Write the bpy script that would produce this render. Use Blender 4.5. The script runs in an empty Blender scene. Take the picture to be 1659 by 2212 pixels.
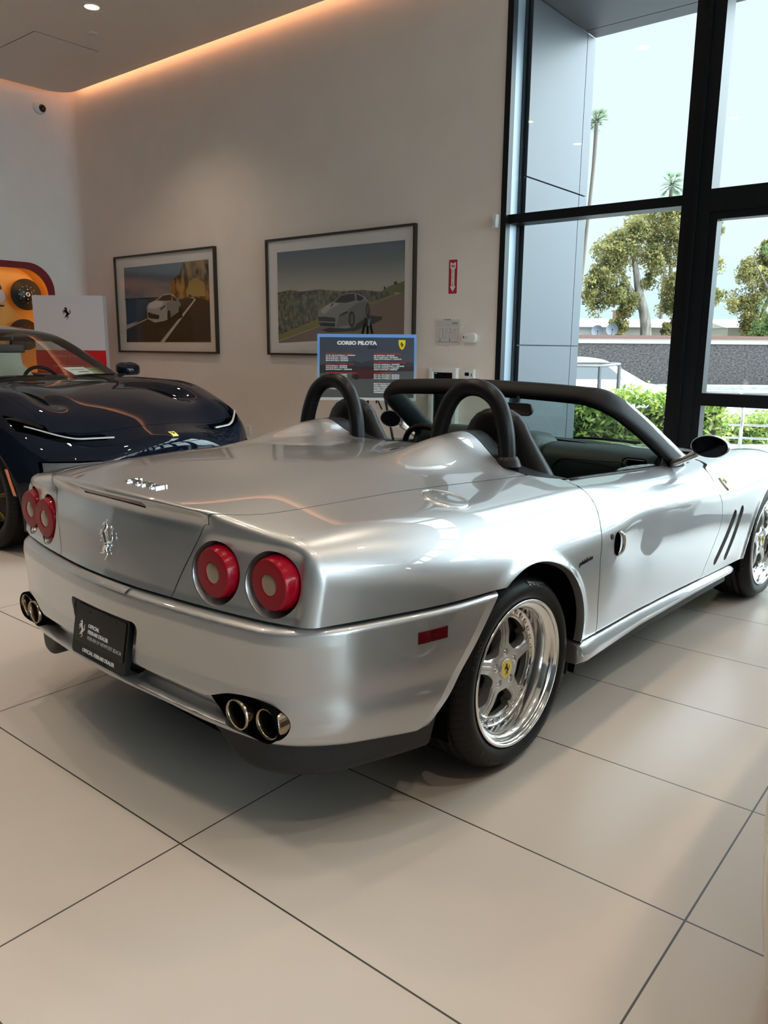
import bpy, bmesh, math, random
import numpy as np
from mathutils import Vector, Matrix, Euler

S = bpy.context.scene
COL = S.collection
rnd = random.Random(7)
PI = math.pi

# ------------------------------------------------------------------ camera
FPX, PITCH, ROLL, YAW, CAMH = 1696.891, 0.206381, 0.0085856, -0.6822806, 1.36
def cam_axes():
    f = Vector((math.sin(YAW)*math.cos(PITCH), math.cos(YAW)*math.cos(PITCH), -math.sin(PITCH)))
    r = Vector((math.cos(YAW), -math.sin(YAW), 0)); u = r.cross(f)
    return (math.cos(ROLL)*r + math.sin(ROLL)*u, -math.sin(ROLL)*r + math.cos(ROLL)*u, f)
_r, _u, _f = cam_axes()
cd = bpy.data.cameras.new('camera'); cam = bpy.data.objects.new('camera', cd); COL.objects.link(cam)
cd.sensor_fit = 'HORIZONTAL'; cd.sensor_width = 36.0; cd.lens = FPX/1659*36.0
cd.clip_start = 0.05; cd.clip_end = 400
cam.matrix_world = Matrix(((_r.x, _u.x, -_f.x, 0), (_r.y, _u.y, -_f.y, 0), (_r.z, _u.z, -_f.z, CAMH), (0, 0, 0, 1)))
S.camera = cam

# ------------------------------------------------------------------ view, world, sun
S.view_settings.view_transform = 'Standard'; S.view_settings.look = 'None'
S.view_settings.gamma = 1; S.view_settings.use_curve_mapping = False
S.view_settings.exposure = 1.2
S.cycles.use_denoising = True
S.cycles.max_bounces = 8; S.cycles.diffuse_bounces = 4; S.cycles.glossy_bounces = 4
S.cycles.transmission_bounces = 6; S.cycles.transparent_max_bounces = 8
S.cycles.caustics_reflective = False; S.cycles.caustics_refractive = False
S.cycles.sample_clamp_indirect = 4.0
W = bpy.data.worlds.new('sky'); S.world = W; W.use_nodes = True
wn, wl = W.node_tree.nodes, W.node_tree.links
wn.clear()
SKY_STRENGTH = 0.56
SKY_BRIGHT = 11.5          # sky brightening added out of view, high up to the right, to light the room
_tc = wn.new('ShaderNodeTexCoord'); _sx = wn.new('ShaderNodeSeparateXYZ'); _rp = wn.new('ShaderNodeValToRGB')
_bg = wn.new('ShaderNodeBackground'); _wo = wn.new('ShaderNodeOutputWorld')
wl.new(_tc.outputs['Generated'], _sx.inputs[0]); wl.new(_sx.outputs['Z'], _rp.inputs[0])
_rp.color_ramp.elements[0].position = 0.0; _rp.color_ramp.elements[0].color = (0.62, 0.86, 1.0, 1)
_rp.color_ramp.elements[1].position = 0.35; _rp.color_ramp.elements[1].color = (0.80, 0.93, 1.0, 1)
_e = _rp.color_ramp.elements.new(0.12); _e.color = (0.84, 0.96, 1.0, 1)
_bg.inputs['Strength'].default_value = SKY_STRENGTH
_vd = wn.new('ShaderNodeVectorMath'); _vd.operation = 'DOT_PRODUCT'; _vd.inputs[1].default_value = (0.69, 0.32, 0.65); wl.new(_tc.outputs['Generated'], _vd.inputs[0])
_mr = wn.new('ShaderNodeMapRange'); _mr.interpolation_type = 'SMOOTHSTEP'; _mr.inputs[1].default_value = 0.41; _mr.inputs[2].default_value = 0.78; _mr.inputs[3].default_value = 1.0; _mr.inputs[4].default_value = SKY_BRIGHT
wl.new(_vd.outputs['Value'], _mr.inputs[0])
_vs = wn.new('ShaderNodeVectorMath'); _vs.operation = 'SCALE'; wl.new(_rp.outputs[0], _vs.inputs[0]); wl.new(_mr.outputs[0], _vs.inputs['Scale'])
wl.new(_vs.outputs[0], _bg.inputs[0]); wl.new(_bg.outputs[0], _wo.inputs[0])

def lamp(name, kind, loc, energy, color=(1, 1, 1), **kw):
    d = bpy.data.lights.new(name, kind); o = bpy.data.objects.new(name, d); COL.objects.link(o)
    o.location = loc; d.energy = energy; d.color = color
    for k, v in kw.items():
        if k == 'rot': o.rotation_euler = v
        else: setattr(d, k, v)
    return o
SUN = lamp('sun', 'SUN', (-10, 40, 60), 1.6, (1, 0.95, 0.86), angle=0.02, rot=(math.radians(-15), math.radians(-6), 0))
DOWN_W, COVE_E = 37.0, 8.0

# ------------------------------------------------------------------ helpers
def srgb(r, g, b):
    f = lambda c: (c/255/12.92 if c/255 <= 0.04045 else ((c/255+0.055)/1.055)**2.4)
    return (f(r), f(g), f(b))
MATS = {}
def mat(name, col=(0.5, 0.5, 0.5), rough=0.5, metal=0.0, **kw):
    if name in MATS: return MATS[name]
    m = bpy.data.materials.new(name); m.use_nodes = True
    p = m.node_tree.nodes['Principled BSDF']
    p.inputs['Base Color'].default_value = (*col, 1); p.inputs['Roughness'].default_value = rough; p.inputs['Metallic'].default_value = metal
    for k, v in kw.items():
        i = p.inputs[k]
        i.default_value = (*v, 1) if isinstance(v, tuple) and len(v) == 3 else v
    MATS[name] = m; return m
def noise_color(m, c1, c2, scale=8.0, detail=3.0, lo=0.35, hi=0.65, stretch=(1, 1, 1), rough=None, bump=0.0, coord='Object'):
    """break a material's plain colour up with procedural noise"""
    nt = m.node_tree; p = nt.nodes['Principled BSDF']
    tc = nt.nodes.new('ShaderNodeTexCoord'); mp = nt.nodes.new('ShaderNodeMapping'); no = nt.nodes.new('ShaderNodeTexNoise'); rp = nt.nodes.new('ShaderNodeValToRGB')
    mp.inputs['Scale'].default_value = stretch
    no.inputs['Scale'].default_value = scale; no.inputs['Detail'].default_value = detail
    nt.links.new(tc.outputs[coord], mp.inputs[0]); nt.links.new(mp.outputs[0], no.inputs['Vector']); nt.links.new(no.outputs['Fac'], rp.inputs[0])
    e = rp.color_ramp.elements
    e[0].position = lo; e[0].color = (*c1, 1); e[1].position = hi; e[1].color = (*c2, 1)
    nt.links.new(rp.outputs[0], p.inputs['Base Color'])
    if bump:
        b = nt.nodes.new('ShaderNodeBump'); b.inputs['Strength'].default_value = bump; b.inputs['Distance'].default_value = 0.01
        nt.links.new(no.outputs['Fac'], b.inputs['Height']); nt.links.new(b.outputs[0], p.inputs['Normal'])
    return m
def tag(o, label=None, cat=None, group=None, kind=None):
    if label: o['label'] = label
    if cat: o['category'] = cat
    if group: o['group'] = group
    if kind: o['kind'] = kind
    return o
def empty(name, loc=(0, 0, 0), rz=0.0, label=None, cat=None, group=None):
    o = bpy.data.objects.new(name, None); COL.objects.link(o)
    o.location = loc; o.rotation_euler = (0, 0, rz); o.empty_display_size = 0.2
    return tag(o, label, cat, group)
def link_mesh(name, me, parent=None, mats=None):
    o = bpy.data.objects.new(name, me); COL.objects.link(o)
    if parent is not None: o.parent = parent
    if mats is not None:
        for m in (mats if isinstance(mats, (list, tuple)) else [mats]): me.materials.append(m)
    return o

class MB:
    """collects shapes, then links them as one mesh object"""
    def __init__(s): s.v = []; s.f = []; s.m = []; s.sm = []
    def add(s, vs, fs, mi=0, smooth=False):
        b = len(s.v); s.v += [tuple(map(float, p)) for p in vs]
        for f in fs: s.f.append([b+i for i in f]); s.m.append(mi); s.sm.append(smooth)
        return s
    def box(s, c, d, mi=0, rz=0.0, bev=0.0):
        x, y, z = d[0]/2, d[1]/2, d[2]/2
        if bev <= 0:
            vs = [(sx*x, sy*y, sz*z) for sx in (-1, 1) for sy in (-1, 1) for sz in (-1, 1)]
            fs = [(0, 1, 3, 2), (4, 6, 7, 5), (0, 4, 5, 1), (2, 3, 7, 6), (0, 2, 6, 4), (1, 5, 7, 3)]
        else:
            bm = bmesh.new(); bmesh.ops.create_cube(bm, size=1.0)
            for v in bm.verts: v.co = Vector((v.co.x*2*x, v.co.y*2*y, v.co.z*2*z))
            bmesh.ops.bevel(bm, geom=bm.edges[:], offset=bev, segments=3, affect='EDGES', profile=0.6)
            bm.verts.index_update(); vs = [v.co[:] for v in bm.verts]; fs = [[v.index for v in f.verts] for f in bm.faces]; bm.free()
        ca, sa = math.cos(rz), math.sin(rz)
        return s.add([(c[0]+p[0]*ca-p[1]*sa, c[1]+p[0]*sa+p[1]*ca, c[2]+p[2]) for p in vs], fs, mi, bev > 0)
    def loft(s, rings, mi=0, closed=True, cap=True, smooth=True, flip=False):
        n = len(rings[0]); vs = [p for r in rings for p in r]; fs = []
        for i in range(len(rings)-1):
            for j in range(n if closed else n-1):
                k = (j+1) % n; q = (i*n+j, i*n+k, (i+1)*n+k, (i+1)*n+j); fs.append(q[::-1] if flip else q)
        if cap and closed:
            a = list(range(n))[::-1]; b = [(len(rings)-1)*n+j for j in range(n)]
            fs.append(a[::-1] if flip else a); fs.append(b[::-1] if flip else b)
        return s.add(vs, fs, mi, smooth)
    def lathe(s, prof, c=(0, 0, 0), axis='z', n=32, mi=0, smooth=True, caps=False):
        rings = []
        for r, h in prof:
            ring = []
            for k in range(n):
                a = 2*PI*k/n; u, v = r*math.cos(a), r*math.sin(a)
                p = {'z': (u, v, h), 'y': (v, h, u), 'x': (h, u, v)}[axis]
                ring.append((c[0]+p[0], c[1]+p[1], c[2]+p[2]))
            rings.append(ring)
        return s.loft(rings, mi, True, caps, smooth)
    def tube(s, pts, r, n=12, mi=0, cap=True, closed=False, smooth=True, squash=None):
        P = [Vector(p) for p in pts]; m = len(P); rings = []
        R = r if hasattr(r, '__len__') else [r]*m
        up = None
        for i in range(m):
            a = P[i-1] if (i > 0 or closed) else P[i]; b = P[(i+1) % m] if (i < m-1 or closed) else P[i]
            t = (b-a).normalized()
            if up is None: up = Vector((0, 0, 1)) if abs(t.z) < 0.9 else Vector((1, 0, 0))
            x = up.cross(t)
            if x.length < 1e-6: x = Vector((1, 0, 0)).cross(t)
            x.normalize(); y = t.cross(x).normalized(); up = y
            rr = R[i]; sx, sy = (1, 1) if squash is None else squash
            rings.append([tuple(P[i] + x*(rr*sx*math.cos(2*PI*k/n)) + y*(rr*sy*math.sin(2*PI*k/n))) for k in range(n)])
        if closed: rings.append(rings[0]); cap = False
        return s.loft(rings, mi, True, cap, smooth)
    def prism(s, poly, z0, z1, mi=0, smooth=False, plane='xy', off=(0, 0, 0)):
        """extrude a 2D polygon (counter-clockwise) between two heights"""
        def P(p, h):
            q = {'xy': (p[0], p[1], h), 'xz': (p[0], h, p[1]), 'yz': (h, p[0], p[1])}[plane]
            return (q[0]+off[0], q[1]+off[1], q[2]+off[2])
        n = len(poly); vs = [P(p, z0) for p in poly] + [P(p, z1) for p in poly]
        fs = [list(range(n))[::-1], list(range(n, 2*n))] + [(i, (i+1) % n, n+(i+1) % n, n+i) for i in range(n)]
        return s.add(vs, fs, mi, smooth)
    def sphere(s, c, r, mi=0, nu=16, nv=10, sc=(1, 1, 1)):
        rings = []
        for i in range(nv+1):
            a = -PI/2 + PI*i/nv; rr = max(math.cos(a), 1e-3)
            rings.append([(c[0]+r*sc[0]*rr*math.cos(2*PI*k/nu), c[1]+r*sc[1]*rr*math.sin(2*PI*k/nu), c[2]+r*sc[2]*math.sin(a)) for k in range(nu)])
        return s.loft(rings, mi)
    def xf(s, M):
        s.v = [tuple(M @ Vector(p)) for p in s.v]; return s
    def mesh(s, name):
        me = bpy.data.meshes.new(name); me.from_pydata(s.v, [], s.f)
        me.polygons.foreach_set('material_index', s.m); me.polygons.foreach_set('use_smooth', s.sm); me.update()
        return me
    def build(s, name, mats, parent=None, fixn=True, sharp=None):
        me = s.mesh(name)
        if fixn:
            bm = bmesh.new(); bm.from_mesh(me); bmesh.ops.recalc_face_normals(bm, faces=bm.faces[:]); bm.to_mesh(me); bm.free()
        if sharp: me.set_sharp_from_angle(angle=math.radians(sharp))
        return link_mesh(name, me, parent, mats)

def rrect(w, h, r, n=6, cx=0.0, cy=0.0):
    out = []
    for sx, sy, a0 in ((1, 1, 0), (-1, 1, 90), (-1, -1, 180), (1, -1, 270)):
        for k in range(n+1):
            a = math.radians(a0+90*k/n); out.append((cx+sx*(w/2-r)+r*math.cos(a), cy+sy*(h/2-r)+r*math.sin(a)))
    return out
def ellipse(rx, ry, n=32, cx=0.0, cy=0.0): return [(cx+rx*math.cos(2*PI*k/n), cy+ry*math.sin(2*PI*k/n)) for k in range(n)]
def crom(P, n=8, closed=False):
    """Catmull-Rom through points"""
    P = [Vector(p) if len(p) == 3 else Vector((p[0], p[1], 0)) for p in P]; m = len(P); out = []
    for i in range(m if closed else m-1):
        g = (lambda k: P[k % m]) if closed else (lambda k: P[min(max(k, 0), m-1)])
        a, b, c, d = g(i-1), g(i), g(i+1), g(i+2)
        for k in range(n):
            t = k/n; out.append(0.5*((2*b)+(c-a)*t+(2*a-5*b+4*c-d)*t*t+(3*b-a-3*c+d)*t**3))
    if not closed: out.append(P[-1])
    return out
def text_mesh(txt, size, extrude=0.0, align='LEFT', sx=1.0, shear=0.0, spacing=1.0, offset=0.0, line=1.0):
    """lettering as plain vertices and faces lying in the xy plane"""
    cu = bpy.data.curves.new('t', 'FONT'); cu.body = txt; cu.size = size; cu.extrude = extrude; cu.align_x = align
    cu.shear = shear; cu.space_character = spacing; cu.offset = offset; cu.space_line = line; cu.resolution_u = 3
    o = bpy.data.objects.new('t', cu); COL.objects.link(o)
    dg = bpy.context.evaluated_depsgraph_get(); me = bpy.data.meshes.new_from_object(o.evaluated_get(dg))
    vs = [(v.co.x*sx, v.co.y, v.co.z) for v in me.vertices]; fs = [list(p.vertices) for p in me.polygons]
    bpy.data.objects.remove(o); bpy.data.curves.remove(cu); bpy.data.meshes.remove(me)
    return vs, fs
def frame_xf(o, x, y):
    """matrix that maps local xy to the plane spanned by x and y at o"""
    x = Vector(x).normalized(); y = Vector(y); y = (y-x*y.dot(x)).normalized(); z = x.cross(y)
    return Matrix(((x.x, y.x, z.x, o[0]), (x.y, y.y, z.y, o[1]), (x.z, y.z, z.z, o[2]), (0, 0, 0, 1)))
# ------------------------------------------------------------------ smooth surfaces as level sets
class Curve:
    """smoothed table through (x, value) points"""
    def __init__(s, pts, sig=0.04, n=3000):
        x = np.array([p[0] for p in pts], float); y = np.array([p[1] for p in pts], float)
        h = np.diff(x); d = np.diff(y)/h; m = np.zeros_like(y); m[0], m[-1] = d[0], d[-1]
        for i in range(1, len(x)-1):
            if d[i-1]*d[i] > 0:
                a, b = 2*h[i]+h[i-1], h[i]+2*h[i-1]; m[i] = (a+b)/(a/d[i-1]+b/d[i])
        X = np.linspace(x[0]-4*sig, x[-1]+4*sig, n); i = np.clip(np.searchsorted(x, X)-1, 0, len(h)-1)
        t = (X-x[i])/h[i]; tc = np.clip(t, 0, 1); h00 = 2*tc**3-3*tc**2+1; h10 = tc**3-2*tc**2+tc; h01 = -2*tc**3+3*tc**2; h11 = tc**3-tc**2
        Y = h00*y[i]+h10*h[i]*m[i]+h01*y[i+1]+h11*h[i]*m[i+1]
        Y += np.where(t < 0, t*h[i]*m[0], 0)+np.where(t > 1, (t-1)*h[i]*m[-1], 0)
        if sig > 0:
            dx = X[1]-X[0]; k = int(4*sig/dx)+1; g = np.exp(-0.5*(np.arange(-k, k+1)*dx/sig)**2); g /= g.sum()
            e = np.r_[Y[0]+(Y[0]-Y[1])*np.arange(k, 0, -1), Y, Y[-1]+(Y[-1]-Y[-2])*np.arange(1, k+1)]; Y = np.convolve(e, g, 'valid')
        s.X, s.Y = X, Y
    def __call__(s, x): return np.interp(x, s.X, s.Y)
def sstep(t): t = np.clip(t, 0, 1); return t*t*t*(t*(6*t-15)+10)
def fillet(a, b, r, p=2.3):
    """rounded intersection of two half spaces a<0, b<0 with radius r"""
    u = np.maximum(a/r+1, 0); v = np.maximum(b/r+1, 0)
    q = (u**p+v**p)
    return np.where((u > 0) & (v > 0), r*(np.maximum(q, 1e-12)**(1/p)-1), np.maximum(a, b))
def gradient(f, P, e=0.002):
    g = np.empty_like(P)
    for k in range(3):
        d = np.zeros(3); d[k] = e; g[:, k] = (f(*(P+d).T)-f(*(P-d).T))/(2*e)
    return g
def surface_net(f, lo, hi, cell):
    """closed level set f=0 as quads: vertices on the surface plus their exact normals"""
    lo = np.array(lo, float); n = np.ceil((np.array(hi)-lo)/cell).astype(int)+1
    ax = [lo[k]+cell*np.arange(n[k]) for k in range(3)]
    F = np.empty(n, np.float32)
    for i in range(n[0]):
        Y, Z = np.meshgrid(ax[1], ax[2], indexing='ij'); F[i] = f(np.full_like(Y, ax[0][i]), Y, Z)
    I = F < 0
    c = np.zeros(n-1, np.int8)
    for dx in (0, 1):
        for dy in (0, 1):
            for dz in (0, 1): c += I[dx:n[0]-1+dx, dy:n[1]-1+dy, dz:n[2]-1+dz]
    act = (c > 0) & (c < 8); idx = -np.ones(n-1, np.int64); ii = np.argwhere(act); idx[act] = np.arange(len(ii))
    acc = np.zeros((len(ii), 3)); cnt = np.zeros(len(ii))
    for a in range(3):
        o = [k for k in range(3) if k != a]
        for s0 in (0, 1):
            for s1 in (0, 1):
                q0 = ii.copy(); q0[:, o[0]] += s0; q0[:, o[1]] += s1; q1 = q0.copy(); q1[:, a] += 1
                v0 = F[tuple(q0.T)]; v1 = F[tuple(q1.T)]; m = (v0 < 0) != (v1 < 0)
                t = v0[m]/(v0[m]-v1[m]); p = q0[m].astype(float); p[:, a] += t; acc[m] += p; cnt[m] += 1
    P = lo+cell*(acc/cnt[:, None])
    for _ in range(4):
        v = f(*P.T); g = gradient(f, P); st = -(v/np.maximum((g*g).sum(1), 0.05))[:, None]*g
        l = np.linalg.norm(st, axis=1, keepdims=True); P = P+st*np.minimum(1, 0.5*cell/np.maximum(l, 1e-9))
    g = gradient(f, P); N = g/np.maximum(np.linalg.norm(g, axis=1, keepdims=True), 1e-9)
    quads = []
    for a in range(3):
        b, d = (a+1) % 3, (a+2) % 3
        sl0 = [slice(None)]*3; sl1 = [slice(None)]*3; sl0[a] = slice(0, n[a]-1); sl1[a] = slice(1, n[a])
        A, B = I[tuple(sl0)], I[tuple(sl1)]
        for up in (True, False):
            e = np.argwhere(A & ~B if up else ~A & B)
            e = e[(e[:, b] > 0) & (e[:, b] < n[b]-1) & (e[:, d] > 0) & (e[:, d] < n[d]-1)]
            def at(db, dd):
                q = e.copy(); q[:, b] -= db; q[:, d] -= dd; return idx[tuple(q.T)]
            Q = np.stack([at(1, 1), at(0, 1), at(0, 0), at(1, 0)], 1)
            quads.append(Q if up else Q[:, ::-1])
    return P, N, [list(q) for q in np.concatenate(quads)]

class Shell:
    """a trimmed piece of a level set"""
    def __init__(s, P, N, faces): s.P, s.N, s.F = P, N, faces
    def clip(s, g, tol=None):
        """keep g>0"""
        val = g(*s.P.T); keep = val > 0
        P, N = list(s.P), list(s.N); val = list(val); new = {}; out = []
        def cut(i, j):
            k = (i, j) if i < j else (j, i)
            if k not in new:
                a, b = s.P[i], s.P[j]; t0, t1, v0 = 0.0, 1.0, val[i]
                for _ in range(9):
                    tm = (t0+t1)/2; q = a+(b-a)*tm; vm = float(g(*q[:, None])[0])
                    if (vm > 0) == (v0 > 0): t0 = tm
                    else: t1 = tm
                t = (t0+t1)/2; n = s.N[i]*(1-t)+s.N[j]*t
                new[k] = len(P); P.append(a+(b-a)*t); N.append(n/max(np.linalg.norm(n), 1e-9))
            return new[k]
        for f in s.F:
            ks = [keep[i] for i in f]
            if all(ks): out.append(f); continue
            if not any(ks): continue
            q = []
            for a in range(len(f)):
                i, j = f[a], f[(a+1) % len(f)]
                if keep[i]: q.append(i)
                if keep[i] != keep[j]: q.append(cut(i, j))
            if len(q) > 2: out.append(q)
        used = sorted({i for f in out for i in f}); mp = {o: k for k, o in enumerate(used)}
        return Shell(np.array([P[i] for i in used]).reshape(-1, 3), np.array([N[i] for i in used]).reshape(-1, 3), [[mp[i] for i in f] for f in out])
    def clips(s, *gs):
        for g in gs: s = s.clip(g)
        return s
    def mirror(s): m = np.array([1, -1, 1]); return Shell(s.P*m, s.N*m, [f[::-1] for f in s.F])
    def join(s, o): b = len(s.P); return Shell(np.r_[s.P, o.P], np.r_[s.N, o.N], s.F+[[i+b for i in f] for f in o.F])
    def build(s, name, m, parent=None, depth=0.012, dirn=None, mi_edge=None):
        """link it, with its cut edges folded inward by depth"""
        P, N, F = [tuple(p) for p in s.P], [tuple(n) for n in s.N], [list(f) for f in s.F]; nf = len(F)
        if depth:
            cnt = {}
            for f in F:
                for a in range(len(f)):
                    e = (f[a], f[(a+1) % len(f)]); k = (min(e), max(e)); cnt[k] = None if k in cnt else e
            top = {}; low = {}
            def dup(i, lower):
                d = low if lower else top
                if i not in d:
                    off = np.array(dirn) if dirn is not None else -s.N[i]
                    d[i] = len(P); P.append(tuple(s.P[i]+off*depth) if lower else tuple(s.P[i])); N.append(None)
                return d[i]
            side = [e for e in cnt.values() if e is not None]
            for i, j in side: F.append([dup(j, 0), dup(i, 0), dup(i, 1), dup(j, 1)])
        me = bpy.data.meshes.new(name); me.from_pydata(P, [], F); me.polygons.foreach_set('use_smooth', [True]*len(F)); me.update()
        nn = np.array([n if n is not None else (0, 0, 0) for n in N])
        me.normals_split_custom_set_from_vertices([tuple(v) for v in nn])
        o = link_mesh(name, me, parent, m)
        if mi_edge is not None:
            for p in me.polygons[nf:]: p.material_index = mi_edge
        return o
def polysdf(x, y, pts):
    """distance to a closed polygon, negative inside"""
    best = np.full(np.shape(x), 1e9); ins = np.zeros(np.shape(x), bool)
    for (x0, y0), (x1, y1) in zip(pts, pts[1:]+pts[:1]):
        dx, dy = x1-x0, y1-y0; t = np.clip(((x-x0)*dx+(y-y0)*dy)/max(dx*dx+dy*dy, 1e-12), 0, 1)
        best = np.minimum(best, np.hypot(x-x0-t*dx, y-y0-t*dy))
        c = ((y0 > y) != (y1 > y)); xi = x0+(y-y0)*(dx/(dy if abs(dy) > 1e-12 else 1e-12)); ins ^= c & (x < xi)
    return np.where(ins, -best, best)
# ------------------------------------------------------------------ roadster body: x forward from the rear axle, y left, z up
zc_ = Curve([(-1.1, .93), (-.89, .94), (-.75, .950), (-.55, .967), (-.3, .983), (0, .988), (.2, .982), (.4, .970), (.6, .955), (1.0, .93), (1.4, .91), (1.75, .885), (2.1, .85), (2.5, .80), (3.0, .70), (3.4, .58), (3.7, .45)], .06)
ze_ = Curve([(-1.1, .84), (-.88, .886), (-.75, .900), (-.55, .915), (-.3, .918), (0, .909), (.2, .902), (.4, .897), (.6, .890), (1.0, .870), (1.35, .853), (1.75, .842), (2.1, .838), (2.36, .832), (2.6, .81), (2.85, .765), (3.12, .70), (3.4, .6), (3.7, .45)], .06)
w_ = Curve([(-1.2, .68), (-.9, .785), (-.8, .812), (-.71, .846), (-.6, .880), (-.47, .920), (-.29, .953), (-.12, .965), (.05, .967), (.25, .962), (.5, .954), (1, .948), (1.5, .946), (2, .95), (2.5, .955), (2.9, .935), (3.15, .87), (3.35, .72), (3.5, .4), (3.6, .1)], .05)
rST_ = Curve([(-1.1, .05), (-.85, .085), (-.6, .14), (-.3, .19), (0, .2), (.3, .18), (.6, .15), (.85, .105), (1.4, .10), (1.65, .12), (2, .16), (2.5, .2), (3.5, .2)], .06)
R_ = Curve([(0, -.926), (.15, -.922), (.31, -.907), (.53, -.880), (.63, -.862), (.71, -.845), (.8, -.815), (.95, -.74), (1.1, -.65)], .04)
hh_ = Curve([(-.6, 0), (-.2, 0), (-.05, .012), (.1, .045), (.25, .078), (.38, .095), (.5, .1), (.8, .1)], .04)
hw_ = Curve([(-.6, .07), (-.2, .085), (0, .1), (.2, .118), (.4, .128), (.8, .128)], .04)
lipz_ = Curve([(0, 0), (.3, 0), (.42, -.004), (.5, -.008), (.66, 0), (1, 0)], .03)

sh_ = Curve([(-.2, .05), (0, 0), (.2, .05), (.4, .28), (.55, .68), (.63, .93), (.70, 1.15), (.80, 1.50), (.95, 2.15), (1.1, 2.9)], .03)
def top_z(x, y):
    a = np.abs(y); zc, ze = zc_(x), ze_(x)
    pw = 2.3; hk = sstep((x-1.2)/.6)
    t = zc+(ze-zc)*(sh_(a)*(1-hk)+hk*(a/.65)**pw)
    t = t+np.where(x < 1.2, hh_(x)*np.exp(-(np.abs(a-.40)/hw_(x))**2.2), 0)
    # sunk hood valley between the fender crowns
    t = t-.03*np.exp(-((a-.55)/.12)**2)*sstep((x-1.8)/.4)
    return t
def side_y(x, z):
    w = w_(x)
    w = w-.032*np.clip((.60-z)/.32, 0, 2)**2
    w = w-.02*np.clip((z-.66)/.25, 0, 2)**2*sstep((x-.2)/.4)
    # hollow along the door under its crease
    # the haunch over the rear wheel dies away into the door
    w = w-.018*sstep((x-.44)/.52)*(1-sstep((x-1.05)/.75))*(.45+.55*sstep((z-.40)/.35))
    # rolled lips of the wheel arches
    for cx, r in ((0, .37), (2.5, .362)):
        q = np.hypot(x-cx, z-.33)
        w = w+.010*np.exp(-((q-r-.0)/.022)**2)*np.where(z > .2, 1, 0)
    return w
def tail_x(y, z):
    a = np.abs(y); k = 1-sstep((a-.36)/.16)
    r = R_(a)+.14*(z-.66)
    r = r+.016*k*np.exp(-((z-.872)/.035)**2)-.022*k*sstep((z-.895)/.035)
    # the fascia sits a little inside its frame
    r = r+.009*sstep((z-.655)/.03)*sstep((.872-.01*k-z)/.05)*sstep((.79-a)/.035)*(1-.5*k)
    return r
def f_upper(x, y, z):
    a = np.abs(y)
    ft = z-top_z(x, y); fs = a-side_y(x, z); fr = tail_x(y, z)-x
    g = fillet(ft, fs, rST_(x), 2.2)
    k = 1-sstep((a-.36)/.16)
    g = fillet(g, fr, .022-.010*k, 2.1)
    fn = x-(3.48-.9*a**2.6+.1*(z-.5))
    g = fillet(g, fn, .15)
    return np.maximum(g, .19-z)

def bump_x(y, z):
    a = np.abs(y); r = R_(a)-.026
    prof = np.interp(z, [.15, .30, .335, .36, .39, .43, .47, .55, .61, .638, .66], [.06, .028, .006, -.002, .004, .002, .007, .004, -.001, .003, .02])
    r = r+prof
    chan = .050*np.exp(-(np.abs(z-.410+.055*a)/.025)**6)*(1-sstep((a-.52)/.10))
    return r+chan
def bump_y(x, z):
    w = w_(x)+.012-.004*sstep((x+.5)/.3)
    w = w-.035*np.clip((.56-z)/.3, 0, 2)**2
    return w+.011*sstep((.47-z)/.11)
def bump_low(x, y):
    a = np.abs(y); return .348-.026*sstep((a-.1)/.6)-.03*sstep((x+.85)/.5)
def f_bump(x, y, z):
    a = np.abs(y)
    fr = bump_x(y, z)-x; fs = a-bump_y(x, z)
    g = fillet(fr, fs, .13, 2.2)
    g = fillet(g, z-.655, .018, 2.0)
    return fillet(g, bump_low(x, y)-z, .016, 2.0)
def f_val(x, y, z):
    a = np.abs(y)
    g = fillet(bump_x(y, .5)+.035-x, a-bump_y(x, .33)+.012-.25*np.clip(z-.34, -.2, 0), .14)
    g = np.maximum(g, z-.36); return fillet(g, (.215+.10*sstep((.62-a)/.22)*sstep((-.55-x)/.15))-z, .03)
# ------------------------------------------------------------------ car materials
M_SILVER = mat('silver_paint', (0.43, 0.435, 0.44), 0.36, 0.82, **{'Coat Weight': 1.0, 'Coat Roughness': 0.012, 'Coat IOR': 1.7})
M_BLACKP = mat('black_plastic', (0.012, 0.012, 0.013), 0.45, **{'Specular IOR Level': 0.3})
M_LEATHER = mat('black_leather', (0.006, 0.006, 0.007), 0.34, **{'Specular IOR Level': 0.16})
M_DASH = mat('dark_dash_leather', (0.012, 0.020, 0.020), 0.5, **{'Specular IOR Level': 0.25})
M_SOFT = mat('matt_black_trim', (0.006, 0.006, 0.007), 0.55, **{'Specular IOR Level': 0.15})
M_VOID = mat('dark_cavity', (0.004, 0.004, 0.004), 0.9, **{'Specular IOR Level': 0.0})
M_RUBBER = mat('tyre_rubber', (0.006, 0.006, 0.006), 0.5, **{'Specular IOR Level': 0.22})
M_VAL = mat('dark_grey_valance', (0.022, 0.022, 0.023), 0.55, **{'Specular IOR Level': 0.25})
M_CHROME = mat('chrome', (0.82, 0.82, 0.82), 0.06, 1.0)
M_POLISH = mat('polished_rim_metal', (0.80, 0.80, 0.79), 0.11, 1.0)
M_RIM = mat('silver_wheel_paint', (0.52, 0.52, 0.51), 0.32, 0.75, **{'Coat Weight': 0.6, 'Coat Roughness': 0.05})
M_RED = mat('red_lamp_plastic', (0.25, 0.0005, 0.010), 0.25, **{'Specular IOR Level': .1, 'Coat Weight': .22, 'Coat Roughness': 0.02})
M_DKRED = mat('dark_red_lamp_plastic', (0.075, 0.001, 0.004), 0.16, **{'Coat Weight': .4})
M_CLEARL = mat('clear_lamp_glass', (0.22, 0.16, 0.12), 0.2, 0.3, **{'Coat Weight': 1.0})
M_YELLOW = mat('badge_yellow', (0.80, 0.60, 0.02), 0.25, **{'Coat Weight': 1.0})
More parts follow.
